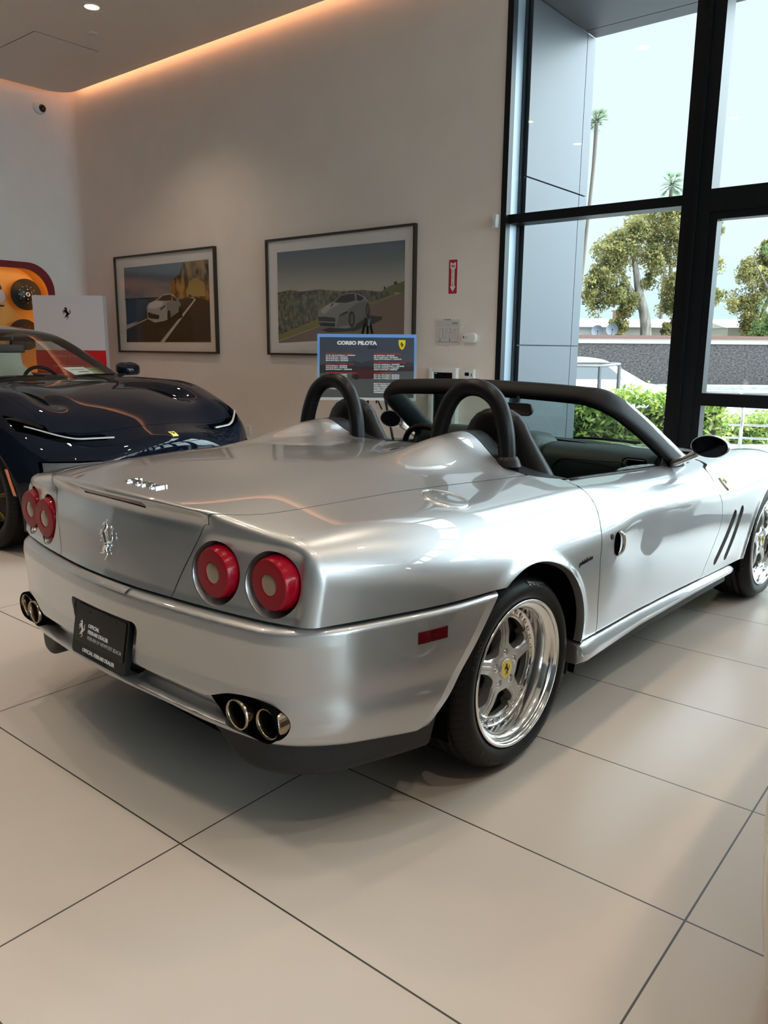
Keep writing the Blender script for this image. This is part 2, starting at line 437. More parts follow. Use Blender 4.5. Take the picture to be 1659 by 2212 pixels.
M_INK = mat('black_ink', (0.004, 0.004, 0.004), 0.35, **{'Specular IOR Level': .2})
M_WHITE = mat('white_print', (0.75, 0.75, 0.75), 0.4)
M_EXH = mat('bronzed_exhaust_steel', (0.40, 0.33, 0.25), 0.18, 1.0)
M_DISC = mat('brake_disc_steel', (0.06, 0.06, 0.06), 0.45, 0.9)
M_MIRR = mat('dark_mirror_glass', (0.05, 0.06, 0.08), 0.02, 1.0)
def glass(name, col, rough=0.0, k=1.0):
    """thin clear pane: mostly transparent with a mirror-like sheen that grows at grazing angles"""
    m = bpy.data.materials.new(name); m.use_nodes = True; nt = m.node_tree; nt.nodes.clear()
    o = nt.nodes.new('ShaderNodeOutputMaterial'); t = nt.nodes.new('ShaderNodeBsdfTransparent'); g = nt.nodes.new('ShaderNodeBsdfGlossy')
    x = nt.nodes.new('ShaderNodeMixShader'); fw = nt.nodes.new('ShaderNodeLayerWeight'); fw.inputs[0].default_value = .5
    pw = nt.nodes.new('ShaderNodeMath'); pw.operation = 'POWER'; pw.inputs[1].default_value = 5.0; ma = nt.nodes.new('ShaderNodeMath'); ma.operation = 'MULTIPLY_ADD'; ma.inputs[1].default_value = .9*k; ma.inputs[2].default_value = .05*k
    t.inputs[0].default_value = (*col, 1); g.inputs['Roughness'].default_value = rough
    nt.links.new(fw.outputs['Facing'], pw.inputs[0]); nt.links.new(pw.outputs[0], ma.inputs[0]); nt.links.new(ma.outputs[0], x.inputs[0])
    nt.links.new(t.outputs[0], x.inputs[1]); nt.links.new(g.outputs[0], x.inputs[2]); nt.links.new(x.outputs[0], o.inputs[0])
    return m
M_WSGLASS = glass('green_windscreen_glass', (0.70, 0.82, 0.78))
def flakes(m):
    nt = m.node_tree; p = nt.nodes['Principled BSDF']; n = nt.nodes.new('ShaderNodeTexNoise'); n.inputs['Scale'].default_value = 900; n.inputs['Detail'].default_value = 1
    tc = nt.nodes.new('ShaderNodeTexCoord'); r = nt.nodes.new('ShaderNodeMapRange'); r.inputs[3].default_value = 0.31; r.inputs[4].default_value = 0.42
    nt.links.new(tc.outputs['Object'], n.inputs['Vector']); nt.links.new(n.outputs['Fac'], r.inputs[0]); nt.links.new(r.outputs[0], p.inputs['Roughness'])
flakes(M_SILVER)
noise_color(M_LEATHER, (0.006, 0.006, 0.007), (0.011, 0.011, 0.012), 260, 2, bump=0.04)
noise_color(M_DASH, (0.009, 0.016, 0.016), (0.014, 0.023, 0.022), 240, 2, bump=0.12)
noise_color(M_VAL, (0.019, 0.019, 0.02), (0.026, 0.026, 0.027), 300, 2, bump=0.1)

# the rearing horse of the badges: tapered strokes (x, y, radius) in a box one unit high
HORSE = [[(.60, .43, .115), (.52, .54, .105), (.43, .66, .11), (.41, .72, .09)],
         [(.42, .70, .095), (.48, .82, .07), (.44, .925, .045)], [(.45, .93, .05), (.36, .885, .042), (.28, .83, .022)], [(.46, .95, .02), (.475, 1.0, .006)],
         [(.40, .66, .055), (.25, .71, .036), (.20, .61, .022), (.12, .585, .016)], [(.40, .62, .05), (.27, .57, .034), (.27, .47, .022), (.19, .445, .016)],
         [(.60, .42, .10), (.49, .28, .062), (.60, .17, .032), (.53, .03, .022), (.46, .015, .02)], [(.56, .38, .085), (.42, .26, .05), (.42, .17, .028), (.28, .155, .02)],
         [(.66, .45, .03), (.76, .47, .03), (.80, .58, .034), (.76, .70, .03), (.82, .82, .006)]]
def stroke2d(pts, n=6):
    P = crom([(p[0], p[1], p[2]) for p in pts], n); L, R = [], []
    for i, p in enumerate(P):
        a, b = P[max(i-1, 0)], P[min(i+1, len(P)-1)]; d = Vector((b.x-a.x, b.y-a.y)).normalized()
        L.append((p.x-d.y*p.z, p.y+d.x*p.z)); R.append((p.x+d.y*p.z, p.y-d.x*p.z))
    return L, R
def horse_flat(mb, M, h, mi=0, thick=0.0006, flip=False):
    """flat horse of height h, drawn in the xy plane of matrix M"""
    for k, s in enumerate(HORSE):
        L, R = stroke2d(s); n = len(L); f = (lambda p, z: tuple(M @ Vector(((1-p[0] if flip else p[0])*h-.5*h, p[1]*h-.5*h, z))))
        z = thick+k*1e-5
        mb.add([f(p, z) for p in L]+[f(p, z) for p in R], [(i, i+1, n+i+1, n+i) for i in range(n-1)], mi)
        for e in (0, -1):
            p = s[e]; mb.add([f((p[0]+p[2]*math.cos(a*PI/5), p[1]+p[2]*math.sin(a*PI/5)), z+4e-6) for a in range(10)], [tuple(range(10))], mi)
def horse_round(mb, M, h, mi=0, depth=0.5):
    for s in HORSE:
        P = crom([(p[0], p[1], p[2]) for p in s], 5)
        mb.tube([tuple(M @ Vector((p.x*h*.9-.45*h, p.y*h-.5*h, 0))) for p in P], [max(p.z*h*.8, 1e-4) for p in P], 10, mi)
SHIELD = [(0, -.6), (.22, -.42), (.38, -.1), (.42, .25), (.40, .55), (.2, .52), (0, .56), (-.2, .52), (-.40, .55), (-.42, .25), (-.38, -.1), (-.22, -.42)]

def project(f, P, it=8):
    P = np.array(P, float).reshape(-1, 3)
    for _ in range(it):
        g = gradient(f, P); P = P-(f(*P.T)/np.maximum((g*g).sum(1), .05))[:, None]*g
    g = gradient(f, P); return P, g/np.linalg.norm(g, axis=1, keepdims=True)
def on_surface(mb, f, vs, fs, c, u, v, mi=0, lift=0.0, smooth=False):
    """lay flat geometry (x, y, height) on a level set around c"""
    u, v, c = np.array(u, float), np.array(v, float), np.array(c, float)
    a = np.array(vs, float); P, N = project(f, c+a[:, :1]*u+a[:, 1:2]*v); return mb.add(P+N*(a[:, 2:]+lift), fs, mi, smooth)
def disc_grid(prof, n=40, sx=1.0, sy=1.0):
    vs = [(r*sx*math.cos(2*PI*k/n), r*sy*math.sin(2*PI*k/n), h) for r, h in prof for k in range(n)]
    fs = [(i*n+k, i*n+(k+1) % n, (i+1)*n+(k+1) % n, (i+1)*n+k) for i in range(len(prof)-1) for k in range(n)]
    fs.append(tuple(range(n))[::-1]); return vs, fs
def slab_grid(w, h, t, nx=8, ny=4):
    """thin plate with a skirt, to be laid on a surface"""
    vs = [((i/nx-.5)*w, (j/ny-.5)*h, t) for j in range(ny+1) for i in range(nx+1)]
    fs = [(j*(nx+1)+i, j*(nx+1)+i+1, (j+1)*(nx+1)+i+1, (j+1)*(nx+1)+i) for j in range(ny) for i in range(nx)]
    rim = [i for i in range(nx+1)]+[(j*(nx+1)+nx) for j in range(1, ny+1)]+[ny*(nx+1)+i for i in range(nx-1, -1, -1)]+[j*(nx+1) for j in range(ny-1, 0, -1)]
    b = len(vs); vs += [(vs[i][0]*1.02, vs[i][1]*1.04, -.002) for i in rim]; m = len(rim)
    fs += [(rim[k], b+k, b+(k+1) % m, rim[(k+1) % m]) for k in range(m)]
    return vs, fs
# ------------------------------------------------------------------ the silver roadster
CAR = empty('sports_car', (-2.09, 2.19, 0), math.radians(90-2.97), 'silver open two-seat sports car seen from its rear corner, black roll hoops behind the seats', 'car')
def part(mb, name, m, parent=CAR, label=None, **kw):
    o = mb.build(name, m, parent, **kw)
    if label: o['label'] = label
    return o
def panel(sh, name, m, label=None, parent=CAR, **kw):
    o = sh.build(name, m, parent, **kw)
    if label: o['label'] = label
    return o
_ys = Curve([(-1.1, .40), (-.9, .43), (-.86, .442), (-.83, .50), (-.71, .575), (-.57, .606), (-.39, .622), (-.19, .630), (.06, .637), (.43, .650), (.8, .65)], .012)
_yf = Curve([(.5, .29), (.66, .33), (.73, .36), (.80, .397), (.85, .420), (.884, .440), (.893, .62), (.90, .95), (1.2, 6)], .002)
_xl = Curve([(0, .455), (.12, .452), (.22, .435), (.30, .400), (.43, .385), (.53, .388), (.60, .408), (.66, .44), (1.1, .55)], .02)
_xr = Curve([(0, .515), (.2, .515), (.3, .50), (.43, .475), (.53, .48), (.62, .53), (.70, .585), (.745, .62), (1.1, .9)], .02)
_xq = Curve([(0, .3), (.60, .40), (.65, .443), (.70, .515), (.735, .60), (.75, .66), (1.2, 2.4)], .006)
DOOR_R = [(p.x, p.y) for p in crom([(.56, 1.2), (.562, .89), (.556, .862), (.542, .832), (.515, .79), (.482, .73), (.462, .64), (.466, .55), (.48, .45), (.512, .33), (.53, .15)], 6)]
DOOR_F = [(p.x, p.y) for p in crom([(2.2, 1.0), (1.87, .835), (1.71, .80), (1.655, .73), (1.70, .64), (1.705, .55), (1.63, .42), (1.585, .31), (1.56, .15)], 6)]
SILLZ = Curve([(0, .335), (.36, .33), (1.1, .312), (2.0, .296), (2.6, .29)], .05)
def lid_y(x, z): return np.minimum(_ys(x), _yf(z))
def arch(cx, cz, r): return lambda x, y, z: np.where(np.abs(y) > .5, np.hypot(x-cx, np.maximum(z-cz, -9))-r, 1)
GAP = .0022
c_right = lambda x, y, z: -.3-y
c_seam_out = lambda x, y, z: np.abs(y)-lid_y(x, z)-GAP
c_seam_in = lambda x, y, z: lid_y(x, z)-GAP-np.abs(y)
c_bumpgap = lambda x, y, z: z-.664
def seam_of(P):
    zs = np.array([p[1] for p in P][::-1]); xs = np.array([p[0] for p in P][::-1]); o = np.argsort(zs); zs, xs = zs[o], xs[o]
    sl = np.gradient(xs, zs); k = 1/np.sqrt(1+sl*sl)
    return lambda x, z: (x-np.interp(z, zs, xs))*np.interp(z, zs, k)
_dr, _df = seam_of(DOOR_R), seam_of(DOOR_F)
c_behind_door = lambda x, y, z: -_dr(x, z)-GAP
c_after_doorr = lambda x, y, z: _dr(x, z)-GAP
c_before_front = lambda x, y, z: -_df(x, z)-GAP
c_after_front = lambda x, y, z: _df(x, z)-GAP
LAMPS = [(.490, .758), (.683, .758)]
def lamp_hole(cy, cz, r): return lambda x, y, z: np.where(x < -.6, np.hypot((np.abs(y)-cy)*1.0, z-cz)-r, 1)

_P, _N, _F = surface_net(f_upper, (-1.0, -1.02, .17), (.78, 1.02, 1.12), .009)
REAR = Shell(_P, _N, _F)
q = REAR.clip(c_right).clips(c_seam_out, lambda x, y, z: np.maximum(z-.664, x-.10), c_behind_door, lambda x, y, z: _xq(np.abs(y))-GAP-x,
    lambda x, y, z: np.minimum(np.hypot(x, z-.33)-.372, np.maximum(np.abs(x)-.338, z-.42)), lambda x, y, z: z-SILLZ(x),
    *[lamp_hole(a, b, .088) for a, b in LAMPS])
for s, sh in ((-1, q), (1, q.mirror())):
    panel(sh, 'rear_quarter_panel', M_SILVER, depth=.03)
lid = REAR.clips(c_seam_in, c_bumpgap, lambda x, y, z: _xl(np.abs(y))-GAP-x,
    lambda x, y, z: np.where((x < -.6) & (np.abs(y) < .3), np.maximum(np.abs(y)-.183, np.abs(z-.905-.004*(1-(y/.183)**2))-.0105), 1))
LID = panel(lid, 'trunk_lid', M_SILVER, depth=.02)
trim = REAR.clips(lambda x, y, z: x-_xl(np.abs(y))-GAP, lambda x, y, z: _xr(np.abs(y))-x, lambda x, y, z: z-.6, lambda x, y, z: .745-np.abs(y), lambda x, y, z: x-_xq(np.abs(y))-GAP)
panel(trim, 'rear_deck_trim', M_LEATHER, 'black leather trim behind the seats', depth=.3, dirn=(.25, 0, -.97))
_P, _N, _F = surface_net(f_upper, (.40, -1.02, .17), (3.62, 0, 1.12), .014)
FRONT = Shell(_P, _N, _F)
c_belt = lambda x, y, z: np.abs(y)-.735-.02*np.clip(x-.9, 0, 1)*0
door = FRONT.clips(c_belt, c_after_doorr, c_before_front, lambda x, y, z: z-SILLZ(x)-GAP)
hood_y = lambda x: .66-.03*(x-1.9)
def c_vents(x, y, z):
    g = np.ones_like(x)
    for x0, z0, x1, z1, hw in ((1.730, .364, 1.885, .572, .024), (1.866, .362, 1.982, .580, .024)):
        t = np.clip(((x-x0)*(x1-x0)+(z-z0)*(z1-z0))/((x1-x0)**2+(z1-z0)**2), 0, 1)
        g = np.minimum(g, np.hypot(x-x0-t*(x1-x0), z-z0-t*(z1-z0))-hw)
    return np.where(y < -.5, g, 1)
fender = FRONT.clips(lambda x, y, z: np.abs(y)-hood_y(x)-GAP, c_after_front, lambda x, y, z: np.maximum(z-SILLZ(x), x-2.4), arch(2.5, .33, .362), c_vents)
HOODX = lambda y: 1.86-.10*np.abs(y/.7)**2
hood = FRONT.clips(lambda x, y, z: hood_y(x)-GAP-np.abs(y), lambda x, y, z: x-HOODX(y), lambda x, y, z: z-.45)
cowl = FRONT.clips(lambda x, y, z: .76-np.abs(y), lambda x, y, z: x-1.60, lambda x, y, z: HOODX(y)-GAP-x, lambda x, y, z: z-.6)
for s in (-1, 1):
    f_ = (lambda a: a) if s < 0 else (lambda a: a.mirror())
    D = panel(f_(door), 'door', M_SILVER, depth=.035)
    E_ = panel(f_(fender), 'front_fender', M_SILVER, depth=.022)
    if s < 0: DOOR, FENDER = D, E_
h2 = hood.join(hood.mirror()); panel(h2, 'hood', M_SILVER, depth=0)
panel(cowl.join(cowl.mirror()), 'windscreen_cowl', M_SOFT, depth=0)

# rear bumper with its exhaust openings and plate recess
_P, _N, _F = surface_net(f_bump, (-1.0, -1.02, .24), (-.12, 1.02, .68), .008)
EXH = [(p.x, p.y) for p in crom([(.47, .408), (.52, .428), (.58, .447), (.66, .453), (.72, .442), (.752, .412), (.754, .376), (.735, .350), (.70, .340), (.63, .340), (.56, .350), (.515, .375)], 5, True)]
EXH.append(EXH[0])
def c_exh(x, y, z):
    return np.where(x < -.6, polysdf(np.abs(y), z, EXH), 1)
def rr_sdf(y, z, hw, z0, z1, r):
    cz, hz = (z0+z1)/2, (z1-z0)/2; qx, qz = np.abs(y)-hw+r, np.abs(z-cz)-hz+r
    return np.hypot(np.maximum(qx, 0), np.maximum(qz, 0))+np.minimum(np.maximum(qx, qz), 0)-r
c_plate = lambda x, y, z: np.where(x < -.8, rr_sdf(y, z, .205-.05*np.clip((.56-z)/.18, 0, 1), .372, .562, .03), 1)
def c_wheel_edge(x, y, z): return np.minimum(-(x+.245+.0)+(z-.645)*.735, np.hypot(x, z-.33)-.372)
bump = Shell(_P, _N, _F).clips(c_exh, c_plate, c_wheel_edge, lambda x, y, z: -.13-x, lambda x, y, z: -(f_bump(x, y, z)-.02), lambda x, y, z: np.where((x > -.6) & (np.abs(y) < .6), -1., 1.))
BUMP = panel(bump, 'rear_bumper', M_SILVER, depth=.045, dirn=(.97, 0, 0))
_P, _N, _F = surface_net(f_val, (-1.0, -1.02, .18), (-.30, 1.02, .40), .012)
val = Shell(_P, _N, _F).clips(lambda x, y, z: -.425-x-.0*(z), lambda x, y, z: np.hypot(x, z-.33)-.40)
panel(val, 'rear_valance', M_VAL, 'dark grey plastic skirt under the bumper', depth=0)

# bumper: recess tray, plate, exhausts, side markers
mb = MB(); mb.box((-.862, 0, .46), (.03, .46, .24))
part(mb, 'plate_recess', M_SILVER, BUMP)
for s in (-1, 1):
    mb = MB(); mb.loft([[(-.93+d, s*(.62+(a-.62)*k), .395+(b-.395)*k) for a, b in EXH[:-1]] for d, k in ((.05, .985), (.30, .9), (.301, .01))], cap=False)
    part(mb, 'exhaust_cavity', M_VOID, BUMP)
for s in (-1, 1):
    for yy, xx in ((.605, -.893), (.708, -.872)):
        mb = MB(); rings = []
        for r, d in ((.036, .16), (.0365, .02), (.0385, .004), (.041, -.004), (.0435, 0), (.0445, .008), (.044, .05), (.042, .2)):
            rings.append([(xx+d+.0, s*yy+r*1.06*math.cos(2*PI*k/36), .393+r*.98*math.sin(2*PI*k/36)) for k in range(36)])
        mb.loft(rings, cap=False)
        mb.add([(xx+.12, s*yy+.037*math.cos(2*PI*k/24), .393+.036*math.sin(2*PI*k/24)) for k in range(24)], [tuple(range(24))], 1)
        part(mb, 'exhaust_tip', [M_EXH, M_VOID], fixn=False)
flat_grey = mat('grey_print', (.36, .36, .36), .4)
# licence plate and its frame
xb, xt = -.962, -.935
mb = MB(); F = frame_xf(((xb+xt)/2, 0, .473), (0, -1, 0), (xt-xb, 0, .15))
mb.prism(rrect(.325, .172, .014), -.012, .006)
PL = part(mb.xf(F), 'licence_plate', M_INK, label='black dealer licence plate in a black frame')
def plate_text(t, size, x, y, z, al='LEFT', m=M_WHITE, **kw):
    mb = MB(); vs, fs = text_mesh(t, size, .0004, align=al, **kw); mb.add([(p[0]+x, p[1]+y, z+p[2]) for p in vs], fs); part(mb.xf(F), 'plate_lettering', m, PL)
plate_text('OFFICIAL', .0165, -.068, .012, .0092, offset=.0003); plate_text('FERRARI DEALER', .0165, -.068, -.007, .0092, offset=.0003); plate_text('FERRARI OF NEWPORT BEACH', .0160, -.068, -.026, .0092, sx=.92, m=flat_grey)
plate_text('OFFICIAL FERRARI DEALER', .0165, .003, -.0715, .0068, 'CENTER', offset=.0003); plate_text('FERRARI OF NEWPORT BEACH', .010, -.012, -.083, .0068, 'CENTER', m=M_VAL)
mb = MB(); horse_flat(mb, Matrix.Translation((-.105, .0, .0090)), .056); part(mb.xf(F), 'plate_horse', M_WHITE, PL, fixn=False)
for sx in (-.07, .085): mb = MB(); mb.lathe([(.006, .006), (.006, .0105), (.0035, .0115), (.001, .0115)], (sx, .062, 0), n=14); part(mb.xf(F), 'plate_screw', M_VAL, PL)
mb = MB(); mb.prism(rrect(.298, .122, .006), .005, .0088)
part(mb.xf(F @ Matrix.Translation((0, .016, 0))), 'plate_panel', mat('gloss_black_plate', (.002, .002, .002), .12, **{'Specular IOR Level': .25}), PL)
# red side marker
for s in (-1, 1):
    mb = MB(); vs, fs = slab_grid(.104, .034, .0035)
    on_surface(mb, f_bump, vs, fs, (-.468, s*.935, .587), (1, 0, .01), (0, 0, 1))
    o = part(mb, 'side_marker_lamp', M_DKRED)
    if s < 0:
        mb = MB(); vs, fs = text_mesh('L.70', .013, .0002, align='CENTER'); on_surface(mb, f_bump, vs, fs, (-.468, -.935, .583), (1, 0, 0), (0, 0, 1), lift=.0042)
        part(mb, 'marker_lettering', mat('marker_print', (.05, .001, .003), .3), o)
# bumper top insert
mb = MB(); vs = []; n = 24
for j, (zz, dx) in enumerate(((.655, .016), (.648, -.004), (.640, -.006))):
    for i in range(n+1):
        yy = (i/n-.5)*.30; vs.append((float(bump_x(np.array([yy]), np.array([zz]))[0])+dx*0-.0035+(.012 if j == 0 else 0), yy, zz+.002))
part(MB().add(vs, [(j*(n+1)+i, j*(n+1)+i+1, (j+1)*(n+1)+i+1, (j+1)*(n+1)+i) for j in range(2) for i in range(n)], 0, True), 'bumper_insert', M_SILVER, BUMP)

# tail lamps
for s in (-1, 1):
    for k, (cy, cz) in enumerate(LAMPS):
        xs = float(tail_x(np.array([cy]), np.array([cz]))[0])
        mb = MB(); xb = xs+.052
        # bucket behind the hole
        rings = [[(max(float(tail_x(np.array([cy+r*math.cos(a)]), np.array([cz+r*math.sin(a)]))[0]), -1)*(1-w_)+xb*w_+d, s*(cy+r*math.cos(a)), cz+r*math.sin(a)) for a in [2*PI*i/40 for i in range(40)]] for r, d, w_ in ((.0895, .004, 0), (.0875, .008, 0), (.083, 0, 1), (.01, 0, 1))]
        L_ = part(mb.loft(rings, cap=False), 'tail_lamp', M_SILVER, label='round red tail lamp in a silver well')
        mb = MB(); x0 = xs-.014
        mb.lathe([(.079, xb), (.0750, x0+.03), (.0710, x0+.012), (.0685, x0+.003), (.0660, x0+.0003), (.060, x0-.0002), (.0315, x0-.0006), (.0300, x0+.0012), (.0285, x0+.0018)], (0, s*(cy+.004), cz+.003), 'x', 48)
        part(mb, 'lamp_lens', M_RED, L_, sharp=32)
        mb = MB(); mb.lathe([(.0285, x0+.0016), (.022, x0+.0004), (.012, x0-.0004), (.0005, x0-.0006)], (0, s*(cy+.004), cz+.003), 'x', 28)
        part(mb, 'clear_centre', M_CLEARL, L_)
# high brake light
mb = MB(); vs = []; n = 30
for j, zz in enumerate((-.0105, -.006, .006, .0105)):
    for i in range(n+1):
        yy = (i/n-.5)*.366; z = .905+.004*(1-(yy/.183)**2)+zz*(1 if abs(yy) < .175 else .6)
        vs.append((float(tail_x(np.array([yy]), np.array([z]))[0])+(.001 if abs(zz) < .007 else .004), yy, z))
mb.add(vs, [(j*(n+1)+i, j*(n+1)+i+1, (j+1)*(n+1)+i+1, (j+1)*(n+1)+i) for j in range(3) for i in range(n)], 0, True)
part(mb, 'brake_light', M_DKRED, label='long dark red brake light under the tail lip')
# chrome horse on the tail and the script on the lid
mb = MB(); F = frame_xf((float(tail_x(np.array([0.]), np.array([.775]))[0])-.006, 0.0, .775), (0, -1, 0), (.14, 0, 1)); horse_round(mb, F, .128)
part(mb, 'horse_emblem', M_CHROME, LID, 'chrome rearing horse emblem')
mb = MB(); vs, fs = text_mesh('Ferrari', .057, .003, align='CENTER', sx=1.0, spacing=1.1, offset=.0008, shear=.15)
on_surface(mb, f_upper, vs, fs, (-.825, -.070, .945), (0, -1, 0), (1, 0, 0), lift=.003)
part(mb, 'script_lettering', M_CHROME, LID, 'chrome maker script on the lid', fixn=False)
# fuel cap
mb = MB(); vs, fs = disc_grid([(.0835, -.003), (.0825, .0006), (.0795, .0012), (.0778, -.003), (.0755, -.003), (.0745, .0012), (.065, .0026), (.045, .0036), (.02, .0040), (.004, .0041)], 64)
on_surface(mb, f_upper, vs, fs, (-.155, -.725, .90), (1, 0, 0), (0, .97, .24), smooth=True)
part(mb, 'fuel_cap', M_SILVER, fixn=False)
# side script, door handle, lock, shield
for s in (-1, 1):
    mb = MB(); vs, fs = text_mesh('pininfarina', .024, .0008, align='CENTER', shear=.35)
    on_surface(mb, f_upper, vs, fs, (.345, s*.955, .636), (-s, 0, .06*-s), (0, 0, 1), lift=.0012)
    part(mb, 'script_badge', M_INK, label='small dark script badge behind the door')
for s in (-1, 1):
    D = DOOR if s < 0 else D
    mb = MB(); vs, fs = disc_grid([(.05, -.002), (.0495, .0012), (.046, .0016), (.004, .0016)], 36, .58, .86)
    on_surface(mb, f_upper, vs, fs, (.602, s*.945, .655), (1, 0, 0), (0, 0, 1), mi=0)
    part(mb, 'handle_recess', M_VOID, D, fixn=False)
    mb = MB(); P_ = crom([(0.012, .046, .003), (.026, .03, .012), (.03, .0, .015), (.024, -.03, .012), (.006, -.046, .002)], 5)
    vs = []; c = 8
    for p in P_:
        for k in range(c): a = 2*PI*k/c; vs.append((p.x+.010*math.cos(a), p.y, p.z+.006*math.sin(a)))
    fs = [(i*c+k, i*c+(k+1) % c, (i+1)*c+(k+1) % c, (i+1)*c+k) for i in range(len(P_)-1) for k in range(c)]
    on_surface(mb, f_upper, vs, fs, (.60, s*.945, .655), (1, 0, 0), (0, 0, 1), smooth=True)
    part(mb, 'door_handle', M_CHROME, D, 'polished door handle')
    mb = MB(); vs, fs = disc_grid([(.011, -.001), (.0105, .002), (.008, .0025), (.002, .002)], 20); on_surface(mb, f_upper, vs, fs, (.553, s*.945, .690), (1, 0, 0), (0, 0, 1))
    part(mb, 'door_lock', M_VAL, D, fixn=False)
mb = MB(); n = len(SHIELD)
sv = [(p[0]*.085, p[1]*.085, .006) for p in SHIELD]+[(p[0]*.094, p[1]*.094, .004) for p in SHIELD]+[(p[0]*.096, p[1]*.096, -.004) for p in SHIELD]
on_surface(mb, f_upper, sv[:n], [tuple(range(n))], (1.775, -.92, .745), (1, 0, 0), (0, -.30, .95), mi=0)
on_surface(mb, f_upper, sv, [(n*j+i, n*j+(i+1) % n, n*j+n+(i+1) % n, n*j+n+i) for j in range(2) for i in range(n)], (1.775, -.92, .745), (1, 0, 0), (0, -.30, .95), mi=1)
hb = MB(); horse_flat(hb, Matrix.Identity(4), .062, thick=.0075); on_surface(mb, f_upper, hb.v, hb.f, (1.775, -.92, .745), (1, 0, 0), (0, -.30, .95), mi=2)
part(mb, 'shield_badge', [M_YELLOW, M_CHROME, M_INK], FENDER, 'yellow shield badge on the front wing', fixn=False)
# dark ducts behind the vents
mb = MB(); mb.box((1.87, -.895, .47), (.40, .03, .30)); part(mb, 'vent_duct', M_VOID, FENDER)
# ------------------------------------------------------------------ roadster: sills, wheels, cockpit
for s in (-1, 1):
    mb = MB(); rings = []
    st = [(.345, .90, .0), (.352, .96, .008), (.38, 1.0, .010), (.5, 1.0, .004), (.9, 1.0, 0), (1.4, 1.0, 0), (1.8, 1.0, 0), (1.94, .97, 0), (1.985, .75, 0), (2.01, .35, 0)]
    for x, k, e in st:
        zt = float(SILLZ(x))-.004; zb = .243+(.012 if x < .4 else 0); y0 = float(side_y(np.array([x]), np.array([zt]))[0])
        pr = [(.70, zt-.005), (y0-.006, zt), (y0+.006+e, zt-.003), (y0+.013+e, zt-.012), (y0+.020+e, zt-.035), (y0+.021+e, (zt+zb)/2), (y0+.017+e, zb+.012), (y0+.004, zb), (.70, zb-.002)]
        rings.append([(x, s*(.70+(p[0]-.70)*(.93+.07*k)), (zt+zb)/2+(p[1]-(zt+zb)/2)*(k if x > 1.9 else 1)) for p in pr])
    mb.loft(rings, smooth=True); part(mb, 'side_sill', M_SILVER, sharp=38)
    mb = MB(); mb.box((1.17, s*.83, .225), (1.62, .14, .05)); part(mb, 'sill_underside', M_VAL)
mb = MB(); mb.box((1.35, 0, .20), (3.9, 1.35, .03)); mb.box((-.55, 0, .27), (.55, 1.1, .03)); part(mb, 'underbody', M_VOID)
for cx in (0, 2.5):
    for s in (-1, 1):
        mb = MB(); n = 18; prof = []
        A = [math.radians(-18+214*k/n) for k in range(n+1)]; r = .40
        rings = [[(cx+r*math.cos(a), s*yy, .33+r*math.sin(a)) for a in A] for yy in (.925, .60)]
        rings[0] = [(cx+(r-.012)*math.cos(a), s*.925, .33+(r-.012)*math.sin(a)) for a in A]
        mb.loft(rings, closed=False, cap=False); mb.add([(cx+r*math.cos(a), s*.60, .33+r*math.sin(a)) for a in A], [tuple(range(n+1))])
        part(mb, 'wheel_arch_liner', M_VOID)

def tyre_mat():
    nt = M_RUBBER.node_tree; p = nt.nodes['Principled BSDF']; L = nt.links.new
    def N(t, **k):
        n = nt.nodes.new(t)
        for a, b in k.items(): setattr(n, a, b)
        return n
    tc = N('ShaderNodeTexCoord'); sp = N('ShaderNodeSeparateXYZ'); L(tc.outputs['Object'], sp.inputs[0])
    def M(op, a, b=None):
        n = N('ShaderNodeMath', operation=op)
        for i, v in enumerate((a, b)):
            if v is None: continue
            if isinstance(v, (int, float)): n.inputs[i].default_value = v
            else: L(v, n.inputs[i])
        return n.outputs[0]
    ang = M('ARCTAN2', sp.outputs['X'], sp.outputs['Z']); rad = M('SQRT', M('ADD', M('MULTIPLY', sp.outputs['X'], sp.outputs['X']), M('MULTIPLY', sp.outputs['Z'], sp.outputs['Z'])))
    sl = M('ADD', M('MULTIPLY', ang, 72), M('MULTIPLY', M('ABSOLUTE', sp.outputs['Y']), 30))
    grv = M('GREATER_THAN', M('SINE', sl), -0.55); msk = M('GREATER_THAN', rad, .304)
    h = M('MAXIMUM', grv, M('SUBTRACT', 1, msk))
    b = N('ShaderNodeBump'); b.inputs['Strength'].default_value = 1; b.inputs['Distance'].default_value = .006; L(h, b.inputs['Height']); L(b.outputs[0], p.inputs['Normal'])
    mx = N('ShaderNodeMixRGB'); L(h, mx.inputs[0]); mx.inputs[1].default_value = (.001, .001, .001, 1); mx.inputs[2].default_value = (.0065, .0065, .007, 1); L(mx.outputs[0], p.inputs['Base Color'])
tyre_mat()
def arc_text(mb, txt, size, rmid, a0, h, s, mi=0, sx=1.0, over=False, inward=False, **kw):
    """lettering bent round the tyre wall; a0 is the angle of its middle, clockwise from the top as seen from outside"""
    vs, fs = text_mesh(txt, size, .0006, align='CENTER', sx=sx, **kw)
    if over:
        x0 = min(v[0] for v in vs); x1 = max(v[0] for v in vs); b = len(vs); t = size
        vs = vs+[(x0, .80*t, 0), (x1+.004, .80*t, 0), (x1+.004, 1.0*t, 0), (x0, 1.0*t, 0), (x0, 0, 0), (x0+.004, 0, 0), (x0+.004, .8*t, 0), (x0, .8*t, 0)]; fs = fs+[(b, b+1, b+2, b+3), (b+4, b+5, b+6, b+7)]
    out = []
    for x, y, z in vs:
        a = a0+(-1 if inward else 1)*x/rmid; r = rmid+(-y if inward else y)
        out.append((-s*r*math.sin(a) if s > 0 else r*math.sin(a), h(r)+s*(z+.0008), r*math.cos(a)))
    mb.add(out, fs, mi)
